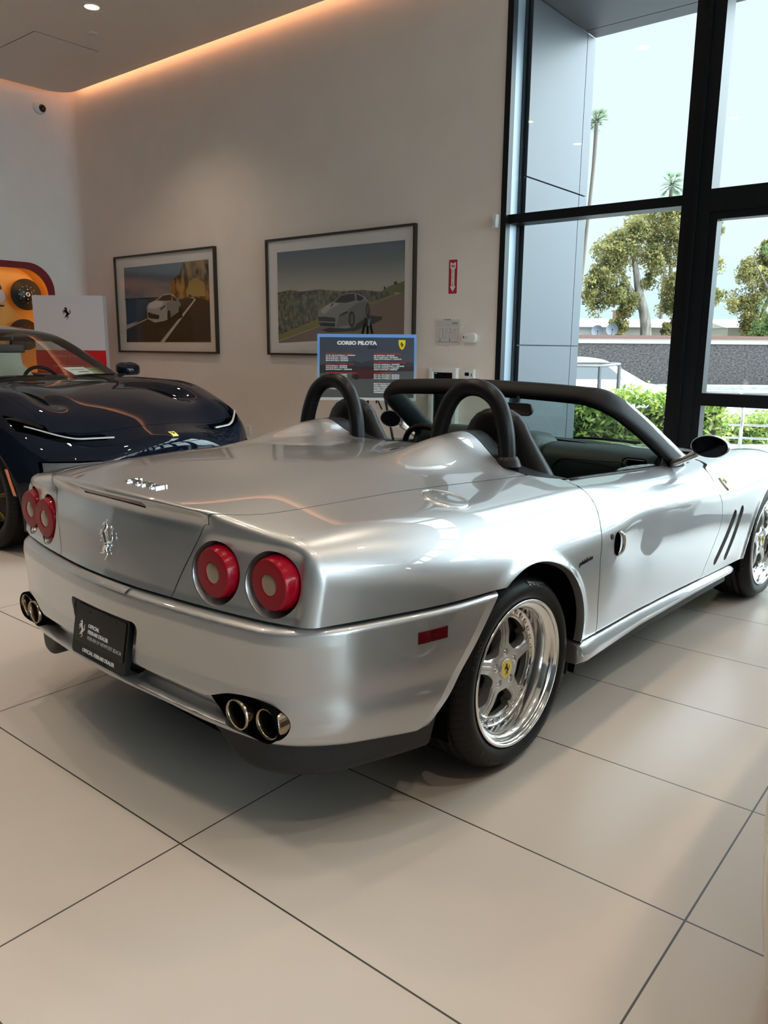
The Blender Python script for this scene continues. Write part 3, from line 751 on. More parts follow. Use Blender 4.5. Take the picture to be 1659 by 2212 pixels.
def roadster_wheel(cx, s, width, ro, depth, yout):
    """s=-1 right side; local y points to the car's left"""
    W_ = link_mesh('wheel', bpy.data.meshes.new('wheel'), None)
    bpy.data.objects.remove(W_)
    rl = .2445; o = s   # outward sign
    mb = MB(); w = width
    prof = [(.232, -w+.02), (.262, -w-.002), (.295, -w+.0), (ro-.012, -w+.022), (ro-.004, -w+.04)]
    g = 5
    for k in range(g):
        c = -w+.06+(w-.12)*k/(g-1)
        if k: prof += [(ro-.0, c-.024 if k else c), (ro, c-.007), (ro-.008, c-.005), (ro-.008, c+.005), (ro, c+.007)]
        else: prof += [(ro, c)]
    prof += [(ro-.004, -.040), (ro-.010, -.026), (ro-.022, -.010), (.292, .004), (.272, .006), (.258, .002), (.2475, -.006), (.240, -.02)]
    mb.lathe([(r, o*h) for r, h in prof], (0, 0, 0), 'y', 96)
    ty = part(mb, 'tyre', M_RUBBER)
    ty.location = (cx, yout, ro-.0015)
    hgt = lambda r: o*(.004 if r < .292 else .004-(r-.292)*.7)
    sz = '295/35 ZR 18' if cx < 1 else '255/40 ZR 18'
    for t, size, rm_, ang, ov, sx_ in (('PIRELLI', .032, .275, 14, True, .95), ('P ZERO', .024, .280, 118, False, 1.1), (sz, .021, .282, 215, False, 1), ('PIRELLI', .032, .275, 165, True, .95), ('P ZERO', .024, .280, -62, False, 1.1)):
        mb = MB(); arc_text(mb, t, size, rm_, math.radians(ang), hgt, o, over=ov, sx=sx_)
        part(mb, 'tyre_lettering', mat('tyre_lettering_rubber', (.011, .011, .012), .3), ty, fixn=False)
    # rim: polished lip and dish, dimpled ring, five spokes, cap
    mb = MB()
    D2 = depth+.022
    pr = [(.238, -.03), (.2455, -.012), (.2465, -.002), (.245, .002), (.241, .003), (.2365, .001), (.2345, -.004), (.2335, -.010), (.2305, -.013), (.224, -.0145), (.2175, -.018), (.2120, -.026), (.2070, -.042), (.2030, -D2+.012), (.2015, -D2), (.168, -D2-.002)]
    mb.lathe([(r, o*h) for r, h in pr], (0, 0, 0), 'y', 96, 0)
    mb.lathe([(.2015, o*(-D2-.03)), (.19, o*-.22)], (0, 0, 0), 'y', 48, 1)
    n = 32
    for k in range(n):
        a = 2*PI*(k+.5)/n; c = (.188*math.cos(a), o*(-D2+.0002), .188*math.sin(a))
        mb.lathe([(.0088, o*0), (.0082, o*.0022), (.0068, o*.0026), (.0056, o*.0006), (.0035, o*-.0012), (.0004, o*-.0014)], c, 'y', 14, 0)
    rm = part(mb, 'rim', [M_POLISH, M_RIM], ty)
    # spoke face trimmed from a polar grid
    nr, na = 46, 300; R = np.linspace(.022, .1765, nr); A = np.linspace(0, 2*PI, na, endpoint=False)
    def face_h(r, a):
        ph = (a+PI/5) % (2*PI/5)-PI/5; d = np.abs(r*np.sin(ph))
        h = -depth-.014+.022*np.exp(-(r/.10)**2)-.006*np.exp(-(r/.045)**4)+.006*np.exp(-((r-.13)/.03)**2)
        rib = sstep((r-.070)/.03)*sstep((.176-r)/.02)
        h = h+rib*(.0045*np.exp(-(d/.0055)**2)+.0030*np.exp(-((d-.0145)/.004)**2)-.010*np.clip((d-.017)/.012, 0, 1.4)**2)
        lug = np.hypot(r*np.cos(ph)-.055, r*np.sin(ph)); h = h-.016*sstep((.0145-lug)/.005)
        h = h-.004*sstep((r-.168)/.006)
        return h
    RR, AA = np.meshgrid(R, A, indexing='ij'); Hh = face_h(RR, AA)
    e = 1e-4; dr = (face_h(RR+e, AA)-face_h(RR-e, AA))/(2*e); da = (face_h(RR, AA+e)-face_h(RR, AA-e))/(2*e)/RR
    P = np.stack([RR*np.sin(AA), o*Hh, RR*np.cos(AA)], -1).reshape(-1, 3)
    Nn = np.stack([-(dr*np.sin(AA)+da*np.cos(AA)), o*np.ones_like(RR), -(dr*np.cos(AA)-da*np.sin(AA))], -1).reshape(-1, 3); Nn /= np.linalg.norm(Nn, axis=1, keepdims=True)
    F = [[i*na+k, i*na+(k+1) % na, (i+1)*na+(k+1) % na, (i+1)*na+k] for i in range(nr-1) for k in range(na)]
    if o > 0: F = [f[::-1] for f in F]
    def solid(x, y, z):
        r = np.hypot(x, z); a = np.arctan2(x, z); ph = (a+PI/5) % (2*PI/5)-PI/5; al = r*np.cos(ph); d = np.abs(r*np.sin(ph))
        ws = np.interp(al, [.04, .055, .07, .085, .105, .13, .15, .165, .175], [.060, .042, .031, .0255, .0225, .0225, .0255, .034, .050])
        k = 90.0
        return np.log(np.exp(np.clip(k*(ws-d), -30, 30))+np.exp(np.clip(k*(.058-r), -30, 30))+np.exp(np.clip(k*(r-.1735), -30, 30)))/k
    sp = Shell(P, Nn, F).clip(solid).build('spokes', M_RIM, ty, depth=.032, dirn=(0, -o, 0))
    for k in range(5):
        mb = MB(); a = 2*PI*k/5; c = (.055*math.sin(a), 0, .055*math.cos(a)); hb = float(face_h(np.array([.055]), np.array([a]))[0])
        mb.lathe([(.0095, o*(hb)), (.0095, o*(hb+.008)), (.008, o*(hb+.011)), (.004, o*(hb+.0125)), (.0005, o*(hb+.0128))], c, 'y', 14)
        part(mb, 'wheel_bolt', M_CHROME, ty)
    hc = float(face_h(np.array([.03]), np.array([.3]))[0])
    mb = MB(); mb.lathe([(.0335, o*(hc-.004)), (.0335, o*(hc+.004)), (.031, o*(hc+.0055)), (.0300, o*(hc+.005))], (0, 0, 0), 'y', 36, 1)
    mb.lathe([(.0300, o*(hc+.005)), (.015, o*(hc+.0062)), (.0005, o*(hc+.0065))], (0, 0, 0), 'y', 36, 0)
    F2 = frame_xf((0, o*(hc+.0062), 0), (-o, 0, 0), (0, 0, 1)); horse_flat(mb, F2, .044, 2, .0004)
    part(mb, 'hub_cap', [M_YELLOW, M_RIM, M_INK], ty, 'yellow hub cap with a black horse', fixn=False)
    mb = MB(); mb.lathe([(.165, o*(-depth-.06)), (.165, o*(-depth-.085)), (.05, o*(-depth-.085))], (0, 0, 0), 'y', 48); mb.lathe([(.165, o*(-depth-.06)), (.09, o*(-depth-.06)), (.088, o*(-depth-.05)), (.02, o*(-depth-.05))], (0, 0, 0), 'y', 48)
    part(mb, 'brake_disc', M_DISC, ty)
    mb = MB(); mb.box((-.10, o*(-depth-.07), .06), (.09, .06, .18), bev=.012); part(mb, 'brake_caliper', M_INK, ty)
    mb = MB(); mb.lathe([(.205, o*-.20), (.01, o*-.20)], (0, 0, 0), 'y', 32); part(mb, 'wheel_back', M_VOID, ty)
    return ty
for s in (-1, 1):
    roadster_wheel(0.0, s, .285, .3275, .058, s*.928)
    roadster_wheel(2.5, s, .250, .3260, .030, s*.938)

# roll hoops
for s in (-1, 1):
    pts = crom([(.425, s*.565, .93), (.43, s*.562, .975), (.435, s*.545, 1.07), (.44, s*.508, 1.155), (.443, s*.455, 1.198), (.444, s*.39, 1.212), (.443, s*.33, 1.198), (.44, s*.282, 1.155), (.435, s*.243, 1.07), (.43, s*.226, .985), (.425, s*.222, .93)], 6)
    mb = MB(); mb.tube(pts, .0335, 20); part(mb, 'roll_hoop', M_LEATHER, label='black leather covered roll hoop')
    for yy in (.564, .224):
        mb = MB(); mb.lathe([(.056, .925), (.047, .948), (.040, .959), (.034, .962)], (.4295, s*yy, 0), 'z', 24); part(mb, 'hoop_collar', M_LEATHER)
# seats
for s in (-1, 1):
    mb = MB(); rings = []
    prof = [(.34, .27, .085, .72), (.46, .275, .10, .69), (.60, .285, .10, .66), (.74, .285, .095, .63), (.84, .268, .085, .61), (.90, .235, .075, .60), (.96, .195, .06, .595), (1.02, .155, .052, .592), (1.07, .128, .048, .59), (1.10, .100, .040, .59), (1.12, .06, .03, .59), (1.128, .015, .01, .59)]
    for z, hw, hd, x in prof:
        ring = []
        for k in range(28):
            a = 2*PI*k/28; c, t = math.cos(a), math.sin(a); n = 2.6
            ring.append((x+hd*math.copysign(abs(t)**(2/n), t), s*.41+hw*math.copysign(abs(c)**(2/n), c), z))
        rings.append(ring)
    se = part(mb.loft(rings), 'seat', M_LEATHER, label='black leather seat')
    mb = MB(); mb.box((.95, s*.41, .38), (.54, .50, .16), bev=.05); part(mb, 'seat_cushion', M_LEATHER, se)
# tub, tunnel, door linings
mb = MB(); mb.box((1.15, 0, .24), (1.5, 1.5, .02)); mb.box((1.10, 0, .38), (1.2, .22, .28), bev=.04)
mb.box((.50, 0, .55), (.03, 1.40, .62)); mb.box((1.95, 0, .55), (.03, 1.40, .60))
part(mb, 'cockpit_tub', M_SOFT)
for s in (-1, 1):
    mb = MB(); rings = []
    for x in np.linspace(.58, 1.66, 12):
        zt = float(top_z(np.array([x]), np.array([.735]))[0]); y0 = .738
        rings.append([(x, s*(y0+.004), zt-.004), (x, s*(y0-.006), zt+.004), (x, s*(y0-.022), zt-.002), (x, s*(y0-.035), zt-.03), (x, s*(y0-.05), .60), (x, s*(y0-.03), .30), (x, s*(y0+.02), .30)])
    mb.loft(rings); part(mb, 'door_lining', M_SOFT, sharp=60)
    mb = MB(); P_ = [(x, s*.742, float(top_z(np.array([x]), np.array([.742]))[0])+.002) for x in np.linspace(.60, 1.50, 14)]; mb.tube(P_, .006, 8, squash=(1, .6)); part(mb, 'window_seal', M_BLACKP)
    mb = MB(); vs = []
    xs = np.linspace(1.0, 1.44, 12); zt = [float(top_z(np.array([x]), np.array([.735]))[0]) for x in xs]
    for yo in (0, .004):
        for x, z in zip(xs, zt): vs += [(x, s*(.728-yo), z-.05), (x, s*(.728-yo), z+.004+.016*math.sin(PI*(x-1.0)/.44)**.5)]
    n = len(xs); fs = [(2*i, 2*i+2, 2*i+3, 2*i+1) for i in range(n-1)]+[(2*n+2*i, 2*n+2*i+1, 2*n+2*i+3, 2*n+2*i+2) for i in range(n-1)]+[(2*i+1, 2*i+3, 2*n+2*i+3, 2*n+2*i+1) for i in range(n-1)]
    part(MB().add(vs, fs), 'door_window', M_WSGLASS)
# dashboard with instrument pod, glove box lid and vents
def dash_sec(y):
    a = abs(y); dz = -.10*max(0, a-.35)**2
    return [(1.62, .915+dz), (1.50, .922+dz), (1.42, .915+dz), (1.37, .895+dz), (1.345, .86+dz), (1.34, .80), (1.36, .72), (1.42, .64), (1.50, .56), (1.75, .50), (1.75, .90+dz)]
mb = MB(); rings = [[(p[0]-.03*(1-(y/.72)**2)+.05, y, p[1]-.03) for p in dash_sec(y)] for y in np.linspace(-.715, .715, 25)]
DB = part(mb.loft(rings), 'dashboard', M_DASH, label='dark green black leather dashboard', sharp=50)
mb = MB(); rings = []
for y, k in ((-.13, .0), (-.125, .55), (-.10, .85), (-.03, 1), (.35, 1), (.52, 1), (.58, .8), (.60, .2)):
    z1 = .880+.065*k; rings.append([(1.62, y, .86), (1.55, y, .865+.07*k), (1.40, y, z1), (1.32, y, z1-.012), (1.295, y, z1-.045), (1.30, y, z1-.12), (1.33, y, .74), (1.62, y, .72)])
IP = part(mb.loft(rings), 'instrument_pod', M_DASH, DB, sharp=50)
mb = MB()
for y in (-.03, .10, .23, .36, .48): mb.lathe([(.052, .0), (.050, -.010), (.046, -.010)], (1.297, y, .850), 'x', 28); mb.lathe([(.046, -.004), (.001, -.004)], (1.297, y, .850), 'x', 28, 1)
part(mb, 'gauges', [M_BLACKP, M_INK], IP)
mb = MB(); mb.tube([(1.325, -.10+.06*math.cos(a), .80+.06*math.sin(a)) for a in [2*PI*k/28 for k in range(28)]], .005, 6, closed=True)
part(mb, 'vent_ring', M_BLACKP, DB)
mb = MB(); pts = [(1.352+.012, y, z) for y, z in rrect(.42, .19, .07, 8, -.43, .745)]
pts = [(x-.004+.08*max(0, (z-.77)), y, z-.03*(y+.43)) for x, y, z in pts]
mb.tube(pts, .0028, 6, closed=True); part(mb, 'glove_box_lid', M_BLACKP, DB)
mb = MB()
for k in range(4): mb.box((1.40, -.645, .82+.012*k), (.03, .10, .004))
mb.tube([(1.375, -.645+p[0], .838+p[1]) for p in rrect(.125, .06, .026)], .004, 6, closed=True); part(mb, 'air_vent', M_INK, DB)
mb = MB(); mb.lathe([(.006, .895), (.012, .902), (.002, .908)], (1.50, -.08, 0), 'z', 12); part(mb, 'dash_sensor', M_INK, DB)
# steering wheel
mb = MB(); c = Vector((1.16, .38, .80)); t = math.radians(65)
mb.tube([tuple(c+Vector((-.18*math.sin(a)*math.cos(t), .18*math.cos(a), .18*math.sin(a)*math.sin(t)))) for a in [2*PI*k/40 for k in range(40)]], .016, 10, closed=True)
for a in (0, PI, -PI/2): mb.tube([tuple(c), tuple(c+Vector((-.17*math.sin(a)*math.cos(t), .17*math.cos(a), .17*math.sin(a)*math.sin(t))))], .014, 8)
mb.tube([tuple(c), (1.40, .38, .72)], .03, 10); part(mb, 'steering_wheel', M_LEATHER)

# windscreen: black inner frame, silver outer pillars, glass, mirror, wipers
HT = [(1.64, -.745, .825), (1.50, -.725, .905), (1.33, -.698, 1.005), (1.18, -.664, 1.090), (1.115, -.635, 1.128), (1.085, -.590, 1.150), (1.075, -.50, 1.162), (1.07, -.25, 1.172), (1.068, 0, 1.175)]
HT = HT+[(x, -y, z) for x, y, z in HT[-2::-1]]
HP = crom(HT, 6)
mb = MB(); rings = []
for i, p in enumerate(HP):
    a, b = HP[max(i-1, 0)], HP[min(i+1, len(HP)-1)]; t = (b-a).normalized(); k = abs(p.y)/.75
    nrm = Vector((-.62, 0, .78)) if abs(p.y) < .6 else Vector((-.35, math.copysign(.75, p.y), .56)); nrm = (nrm-t*nrm.dot(t)).normalized(); bi = t.cross(nrm)
    wd = .046+.010*float(sstep(np.array((abs(p.y)-.50)/.12)))
    rings.append([tuple(p+nrm*(math.copysign(abs(math.cos(u))**.8, math.cos(u))*.028)+bi*(math.copysign(abs(math.sin(u))**.8, math.sin(u))*wd)) for u in [2*PI*k_/14 for k_ in range(14)]])
WF = part(mb.loft(rings), 'windscreen_frame', M_SOFT, label='matt black windscreen surround')
for s in (-1, 1):
    mb = MB(); P_ = [Vector((x+.045, -s*y*1.012, z+.012)) for x, y, z in HT[:5]]; P_ = crom([tuple(p) for p in P_], 6)
    mb.tube([tuple(p) for p in P_], [.020]*8+[.018]*(len(P_)-12)+[.015, .011, .007, .002], 12, squash=(.7, 1.2)); part(mb, 'windscreen_pillar', M_SILVER, WF, 'silver outer pillar strip')
    mb = MB(); mb.prism([(1.43, .835), (1.66, .815), (1.47, .93)], .72, .742) if s > 0 else mb.prism([(1.43, .835), (1.66, .815), (1.47, .93)], -.742, -.72)
    mb.v = [(p[0], p[2], p[1]) for p in mb.v]; part(mb, 'quarter_light_trim', M_SOFT, WF)
mb = MB(); gl = []
for k in range(15):
    y = -.66+1.32*k/14; a = abs(y)/.66; gl.append([(1.10+.02*(1-a*a)+(.72*(j/8)*(1-.20*a**2)), y*(1+.10*j/8), 1.150-.012*a*a-(.285-.03*a**2)*(j/8)) for j in range(9)])
mb.loft(gl, closed=False, cap=False); part(mb, 'windscreen_glass', M_WSGLASS, WF, 'clear green tinted windscreen')
mb = MB(); mb.tube([(1.04, -.215, 1.155), (1.035, -.215, 1.118)], .010, 8); rings = []
for x, k in ((1.045, .75), (1.04, .95), (1.025, 1.0), (1.018, .97)): rings.append([(x, -.215+p[0]*k, 1.088+p[1]*k) for p in rrect(.172, .058, .027)])
mb.loft(rings); mb.tube([(1.018, -.215, 1.062), (1.018, -.215, 1.052)], .006, 6)
RV = part(mb, 'rear_view_mirror', M_BLACKP, WF, sharp=50)
mb = MB(); mb.prism([(p[0]-.215, p[1]+1.088) for p in rrect(.160, .048, .022)], 1.0165, 1.0172, plane='yz'); part(mb, 'mirror_glass', mat('smoky_mirror_glass', (.10, .08, .075), .06, .9), RV)
mb = MB()
for y0, y1 in ((.45, .02), (-.12, -.50)):
    mb.tube([(1.755, y0, .893), (1.735, (y0+y1)/2, .902), (1.745, y1, .897)], .007, 6); mb.tube([(1.79, y1+.04, .885), (1.745, (y0+y1)/2, .908)], .006, 6)
part(mb, 'wipers', M_INK)
# door mirrors
for s in (-1, 1):
    C0 = Vector((1.47, s*.945, .942)); mb = MB(); rings = []
    for d, k in ((-.012, .93), (-.006, .985), (.004, 1.0), (.03, .97), (.06, .84), (.085, .62), (.105, .34), (.112, .04)):
        rings.append([(C0.x+d+.018*math.cos(a)*s*-1*0, C0.y+.086*k*math.cos(a)*(1 if True else 0)-s*.10*d, C0.z+.052*k*math.sin(a)-.05*max(d, 0)) for a in [2*PI*i/32 for i in range(32)]])
    mb.loft(rings, cap=False)
    mb.tube(crom([(1.50, s*.885, .905), (1.50, s*.845, .880), (1.51, s*.80, .858), (1.53, s*.765, .845)], 5), [.024]*5+[.021]*6+[.024]*5, 14, squash=(1.15, .75))
    mm = part(mb, 'door_mirror', M_SILVER, label='silver oval door mirror', sharp=60)
    mb = MB(); ring = lambda k, d: [(C0.x-.012+d, C0.y+.082*k*math.cos(a), C0.z+.048*k*math.sin(a)) for a in [2*PI*i/32 for i in range(32)]]
    mb.loft([ring(.97, -.0005), ring(.93, .004), ring(.90, .004)], cap=False, mi=0); mb.add(ring(.90, .004), [tuple(range(32))[::-1]], 1)
    part(mb, 'mirror_glass', [M_INK, M_MIRR], mm, fixn=False)
# ------------------------------------------------------------------ the room
def structure(mb, name, m, **kw): return tag(mb.build(name, m, **kw), kind='structure')
M_WALL = mat('warm_white_wall_paint', (0.66, 0.63, 0.61), 0.75)
noise_color(M_WALL, (0.775, 0.700, 0.650), (0.800, 0.725, 0.675), 3.0, 2)
M_CEIL = mat('ceiling_paint', (0.72, 0.65, 0.60), 0.85)
M_FRAME = mat('black_window_frame', (0.006, 0.007, 0.009), 0.4, **{'Specular IOR Level': 0.2})
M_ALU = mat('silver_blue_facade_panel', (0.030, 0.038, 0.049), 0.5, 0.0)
M_GLASS = glass('window_glass', (0.93, 0.965, 0.97))
M_GRAYW = mat('satin_white_plastic', (0.72, 0.71, 0.70), 0.4)
M_TILE = mat('floor_tile', (0.50, 0.46, 0.42), 0.30)
def tile_nodes():
    nt = M_TILE.node_tree; p = nt.nodes['Principled BSDF']; L = nt.links.new
    tc = nt.nodes.new('ShaderNodeTexCoord'); sp = nt.nodes.new('ShaderNodeSeparateXYZ'); L(tc.outputs['Object'], sp.inputs[0])
    def M(op, a, b=None):
        n = nt.nodes.new('ShaderNodeMath'); n.operation = op
        for i, v in enumerate((a, b)):
            if v is None: continue
            if isinstance(v, (int, float)): n.inputs[i].default_value = v
            else: L(v, n.inputs[i])
        return n.outputs[0]
    def line(o, off, d):
        q = M('DIVIDE', M('SUBTRACT', sp.outputs[o], off), d); f = M('SUBTRACT', q, M('ROUND', q)); return M('LESS_THAN', M('MULTIPLY', M('ABSOLUTE', f), d), 0.0026), M('FLOOR', q)
    lx, ix = line('X', -1.6682, 1.1908); ly, iy = line('Y', 1.1641, 0.59982)
    g = M('MAXIMUM', lx, ly)
    no = nt.nodes.new('ShaderNodeTexNoise'); no.inputs['Scale'].default_value = 1.6; no.inputs['Detail'].default_value = 4; L(tc.outputs['Object'], no.inputs['Vector'])
    wn_ = nt.nodes.new('ShaderNodeTexWhiteNoise'); cb = nt.nodes.new('ShaderNodeCombineXYZ'); L(ix, cb.inputs[0]); L(iy, cb.inputs[1]); L(cb.outputs[0], wn_.inputs['Vector'])
    fac = M('ADD', M('MULTIPLY', no.outputs['Fac'], .8), M('MULTIPLY', wn_.outputs['Value'], .2))
    rp = nt.nodes.new('ShaderNodeValToRGB'); e = rp.color_ramp.elements; e[0].position = .3; e[0].color = (.53, .47, .415, 1); e[1].position = .7; e[1].color = (.575, .512, .455, 1); L(fac, rp.inputs[0])
    mx = nt.nodes.new('ShaderNodeMixRGB'); L(g, mx.inputs[0]); L(rp.outputs[0], mx.inputs[1]); mx.inputs[2].default_value = (.055, .05, .048, 1); L(mx.outputs[0], p.inputs['Base Color'])
    rr = nt.nodes.new('ShaderNodeMapRange'); L(no.outputs['Fac'], rr.inputs[0]); rr.inputs[3].default_value = .27; rr.inputs[4].default_value = .40; L(rr.outputs[0], p.inputs['Roughness'])
    b = nt.nodes.new('ShaderNodeBump'); b.inputs['Strength'].default_value = .6; b.inputs['Distance'].default_value = .002; b.invert = True; L(g, b.inputs['Height']); L(b.outputs[0], p.inputs['Normal'])
tile_nodes()
XL, XR, YB, YF = -10.62, 7.0, 6.2, -2.8
structure(MB().box(((XL+XR)/2, (YF+6.5)/2, -.05), (XR-XL+.6, 6.5-YF+.3, .10)), 'floor', M_TILE)
# picture wall, left wall and their rounded corner
rc = .22; arc = [(XL+rc-rc*math.sin(a), YB-rc+rc*math.cos(a)) for a in [PI/2*k/10 for k in range(11)]]
structure(MB().box(((XL+rc-3.762)/2, YB+.10, 2.6), (-3.762-XL-rc, .20, 5.2)), 'wall_back', M_WALL)
structure(MB().prism(arc[::-1]+[(XL+rc, YB+.19), (XL-.19, YB+.19), (XL-.19, YB-rc)], 0, 5.2, smooth=False), 'wall_far', M_WALL, sharp=60)
# left wall with a rounded display niche
NY0, NY1, NZ0, NZ1, NR = 2.6, 5.80, .55, 2.43, .36
ny, nz = (NY0+NY1)/2, (NZ0+NZ1)/2
hole = [(ny+p[0], nz+p[1]) for p in rrect(NY1-NY0, NZ1-NZ0, NR, 10)]
mb = MB(); th = .2; cxw = XL-th/2
mb.box((cxw, (YF+NY0)/2, 2.6), (th, NY0-YF, 5.2)); mb.box((cxw, (NY1+YB-rc)/2, 2.6), (th, YB-rc-NY1, 5.2)); mb.box((cxw, ny, (NZ1+5.2)/2), (th, NY1-NY0, 5.2-NZ1)); mb.box((cxw, ny, NZ0/2), (th, NY1-NY0, NZ0))
for sy, sz in ((1, 1), (-1, 1), (1, -1), (-1, -1)):
    cy, cz = ny+sy*(NY1-NY0)/2, nz+sz*(NZ1-NZ0)/2; oy, oz = cy-sy*NR, cz-sz*NR
    mb.prism([(cy, cz)]+[(oy+sy*NR*math.cos(a), oz+sz*NR*math.sin(a)) for a in [PI/2*k/10 for k in range(11)]], XL-th, XL, plane='yz')
structure(mb, 'wall_left', M_WALL)
# ceiling slab stopping short of the walls, upper ceiling above the light cove
cs = [(XR, YF), (XR, 6.09)]+[(-10.47+.30-.30*math.sin(a), 6.09-.30+.30*math.cos(a)) for a in [PI/2*k/8 for k in range(9)]]+[(-10.47, YF)]
structure(MB().prism(cs, 4.6, 4.72), 'ceiling', M_CEIL)
structure(MB().box(((XL+XR)/2, (YF+YB)/2, 5.15), (XR-XL+.4, YB-YF+.4, .1)), 'ceiling_upper', M_CEIL)
# unseen rear wall, set near and dark to darken the car's tail, and window wall on the right (behind and beside the camera)
structure(MB().box(((XL+XR)/2, YF-.1, 2.6), (XR-XL+.4, .2, 5.2)), 'wall_front', mat('dark_blocker_wall', (.05, .046, .044), .6))
# window wall in line with the picture wall
WX = [-3.70, -2.20+.09, -.60, .95, 2.5, 4.05, 5.6, XR]
Yg = 6.30
mb = MB()
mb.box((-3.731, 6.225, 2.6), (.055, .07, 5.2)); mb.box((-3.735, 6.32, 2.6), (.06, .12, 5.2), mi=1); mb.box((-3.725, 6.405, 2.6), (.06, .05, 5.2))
M_SIDE = M_FRAME
structure(mb, 'trim_1', [M_FRAME, mat('skylit_jamb_face', (.16, .20, .235), .4, .3)])  # return face of the frame coloured blue-grey for the sky light on it
for i, x in enumerate(WX[1:]):
    if x >= XR: continue
    mb = MB(); mb.box((x-.055, Yg+.02, 2.6), (.095, .20, 5.2)); mb.box((x+.055, Yg+.02, 2.6), (.095, .18, 5.2)); mb.box((x, Yg-.085, 2.6), (.02, .03, 5.2))
    structure(mb, 'trim_%d' % (i+2), M_FRAME)
for i in range(len(WX)-1):
    a, b = WX[i]+(-.02 if i == 0 else .10), WX[i+1]-.10; c, w = (a+b)/2, b-a
    mb = MB(); first = i == 0
    if first:
        mb.box((c, Yg+.02, 2.455), (w, .18, .075))
    else:
        mb.box((c, Yg+.02, 2.435), (w, .18, .16)); mb.box((c, Yg-.01, 2.33), (w-.02, .10, .06)); mb.box((c, Yg+.02, .992), (w, .16, .095)); mb.box((a+.03, Yg, 1.2), (.06, .11, 2.3)); mb.box((b-.03, Yg, 1.2), (.06, .11, 2.3))
    mb.box((c, Yg+.02, .05), (w, .18, .10)); mb.box((c, Yg+.02, 5.1), (w, .18, .2))
    f = structure(mb, 'window_%d' % (i+1), M_FRAME)
    g = MB().box((c, Yg+.05, 2.55), (w, .012, 5.0)); g.build('window_pane', M_GLASS, f)
# side window wall
YS = [-2.8+1.5*k for k in range(7)]
structure(MB().box((XR+.1, 1.7, 4.9), (.2, 9.1, .6)), 'trim_20', M_FRAME)
for k, y in enumerate(YS): structure(MB().box((XR+.05, y, 2.6), (.18, .12, 5.2)), 'trim_%d' % (k+10), M_FRAME)
for i in range(len(YS)-1):
    a, b = YS[i], YS[i+1]; c = (a+b)/2
    f = structure(MB().box((XR+.05, c, 2.455), (.16, b-a, .09)).box((XR+.05, c, .06), (.16, b-a, .12)), 'window_%d' % (i+8), M_FRAME)
    MB().box((XR+.07, c, 2.36), (.012, b-a, 4.5)).build('window_pane', M_GLASS, f)
# outdoor fin wall and soffit of metal panels
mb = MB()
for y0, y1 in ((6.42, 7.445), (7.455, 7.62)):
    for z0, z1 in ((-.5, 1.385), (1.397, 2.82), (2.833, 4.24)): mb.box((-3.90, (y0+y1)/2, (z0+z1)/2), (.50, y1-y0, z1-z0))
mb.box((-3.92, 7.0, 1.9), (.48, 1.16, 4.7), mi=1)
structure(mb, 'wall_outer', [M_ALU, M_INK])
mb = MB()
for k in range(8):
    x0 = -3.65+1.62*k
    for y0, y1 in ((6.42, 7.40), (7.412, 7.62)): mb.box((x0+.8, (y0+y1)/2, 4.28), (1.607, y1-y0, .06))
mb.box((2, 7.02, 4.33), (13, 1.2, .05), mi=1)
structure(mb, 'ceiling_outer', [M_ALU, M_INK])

# ------------------------------------------------------------------ ceiling lights, cove light
M_GLOW = mat('lamp_glow', (1, .93, .6), .5, **{'Emission Color': (1, .86, .42), 'Emission Strength': 4.0})
DOWN = [(-7.63, 4.79)]+[(x, y) for x in (-8.6, -6.2, -3.8, -1.4, .9) for y in (.2, 1.8, 3.6) if not (x < -6 and y > 3)]
for i, (x, y) in enumerate(DOWN):
    l = lamp('downlight', 'SPOT', (x, y, 4.57), DOWN_W, (1, .82, .63), spot_size=math.radians(118), spot_blend=.8, shadow_soft_size=.07)
    if i and not (x < -3 and y > -1): continue
    t = empty('ceiling_light', (x, y, 4.6), 0, 'round recessed ceiling light glowing yellow beyond the access panel' if i == 0 else 'round recessed ceiling light out over the showroom floor', 'ceiling light', None if i == 0 else 'recessed ceiling lights')
    mb = MB(); mb.lathe([(.083, 0), (.083, -.006), (.072, -.008), (.068, -.001)], (0, 0, 0), 'z', 28); part(mb, 'trim_ring', M_GRAYW, t)
    mb = MB(); mb.lathe([(.069, -.002), (.04, -.004), (.001, -.005)], (0, 0, 0), 'z', 28); part(mb, 'diffuser', M_GLOW, t)
cove = empty('cove_light', (-6.9, 6.06, 4.78), 0, 'long warm hidden light strip glowing along the ceiling edge', 'light strip')
part(MB().box((3.6, 0, 0), (14.0, .03, .02)).box((-3.42, -4.3, 0), (.03, 8.0, .02)), 'light_strip', mat('cove_glow', (1, .6, .35), .5, **{'Emission Color': (1, .50, .25), 'Emission Strength': COVE_E}), cove)
# access panel, sprinkler cap, camera
mb = MB(); P_ = [(-9.509, 4.782), (-8.682, 4.708), (-8.68, 5.496), (-9.414, 5.493)]
mb.box((-9.07, 5.12, 4.5970), (.80, .74, .003)); mb.box((-9.07, 5.12, 4.5985), (.810, .750, .0014), mi=1)
tag(mb.build('access_panel', [M_CEIL, M_INK]), 'flush square access panel in the ceiling', 'hatch')
mb = MB(); mb.lathe([(.055, 4.600), (.055, 4.592), (.045, 4.589), (.001, 4.588)], (-8.24, 5.16, 0), 'z', 24)
tag(mb.build('sprinkler_cap', M_CEIL), 'small round white cap flush in the ceiling below the yellow light', 'sprinkler')
cm = empty('security_camera', (XL, 5.80, 4.41), 0, 'white dome security camera high on the left wall near the corner', 'camera')
part(MB().lathe([(.085, 0), (.085, .02), (.075, .045), (.055, .055), (.001, .055)], (0, 0, 0), 'x', 28), 'housing', M_GRAYW, cm)
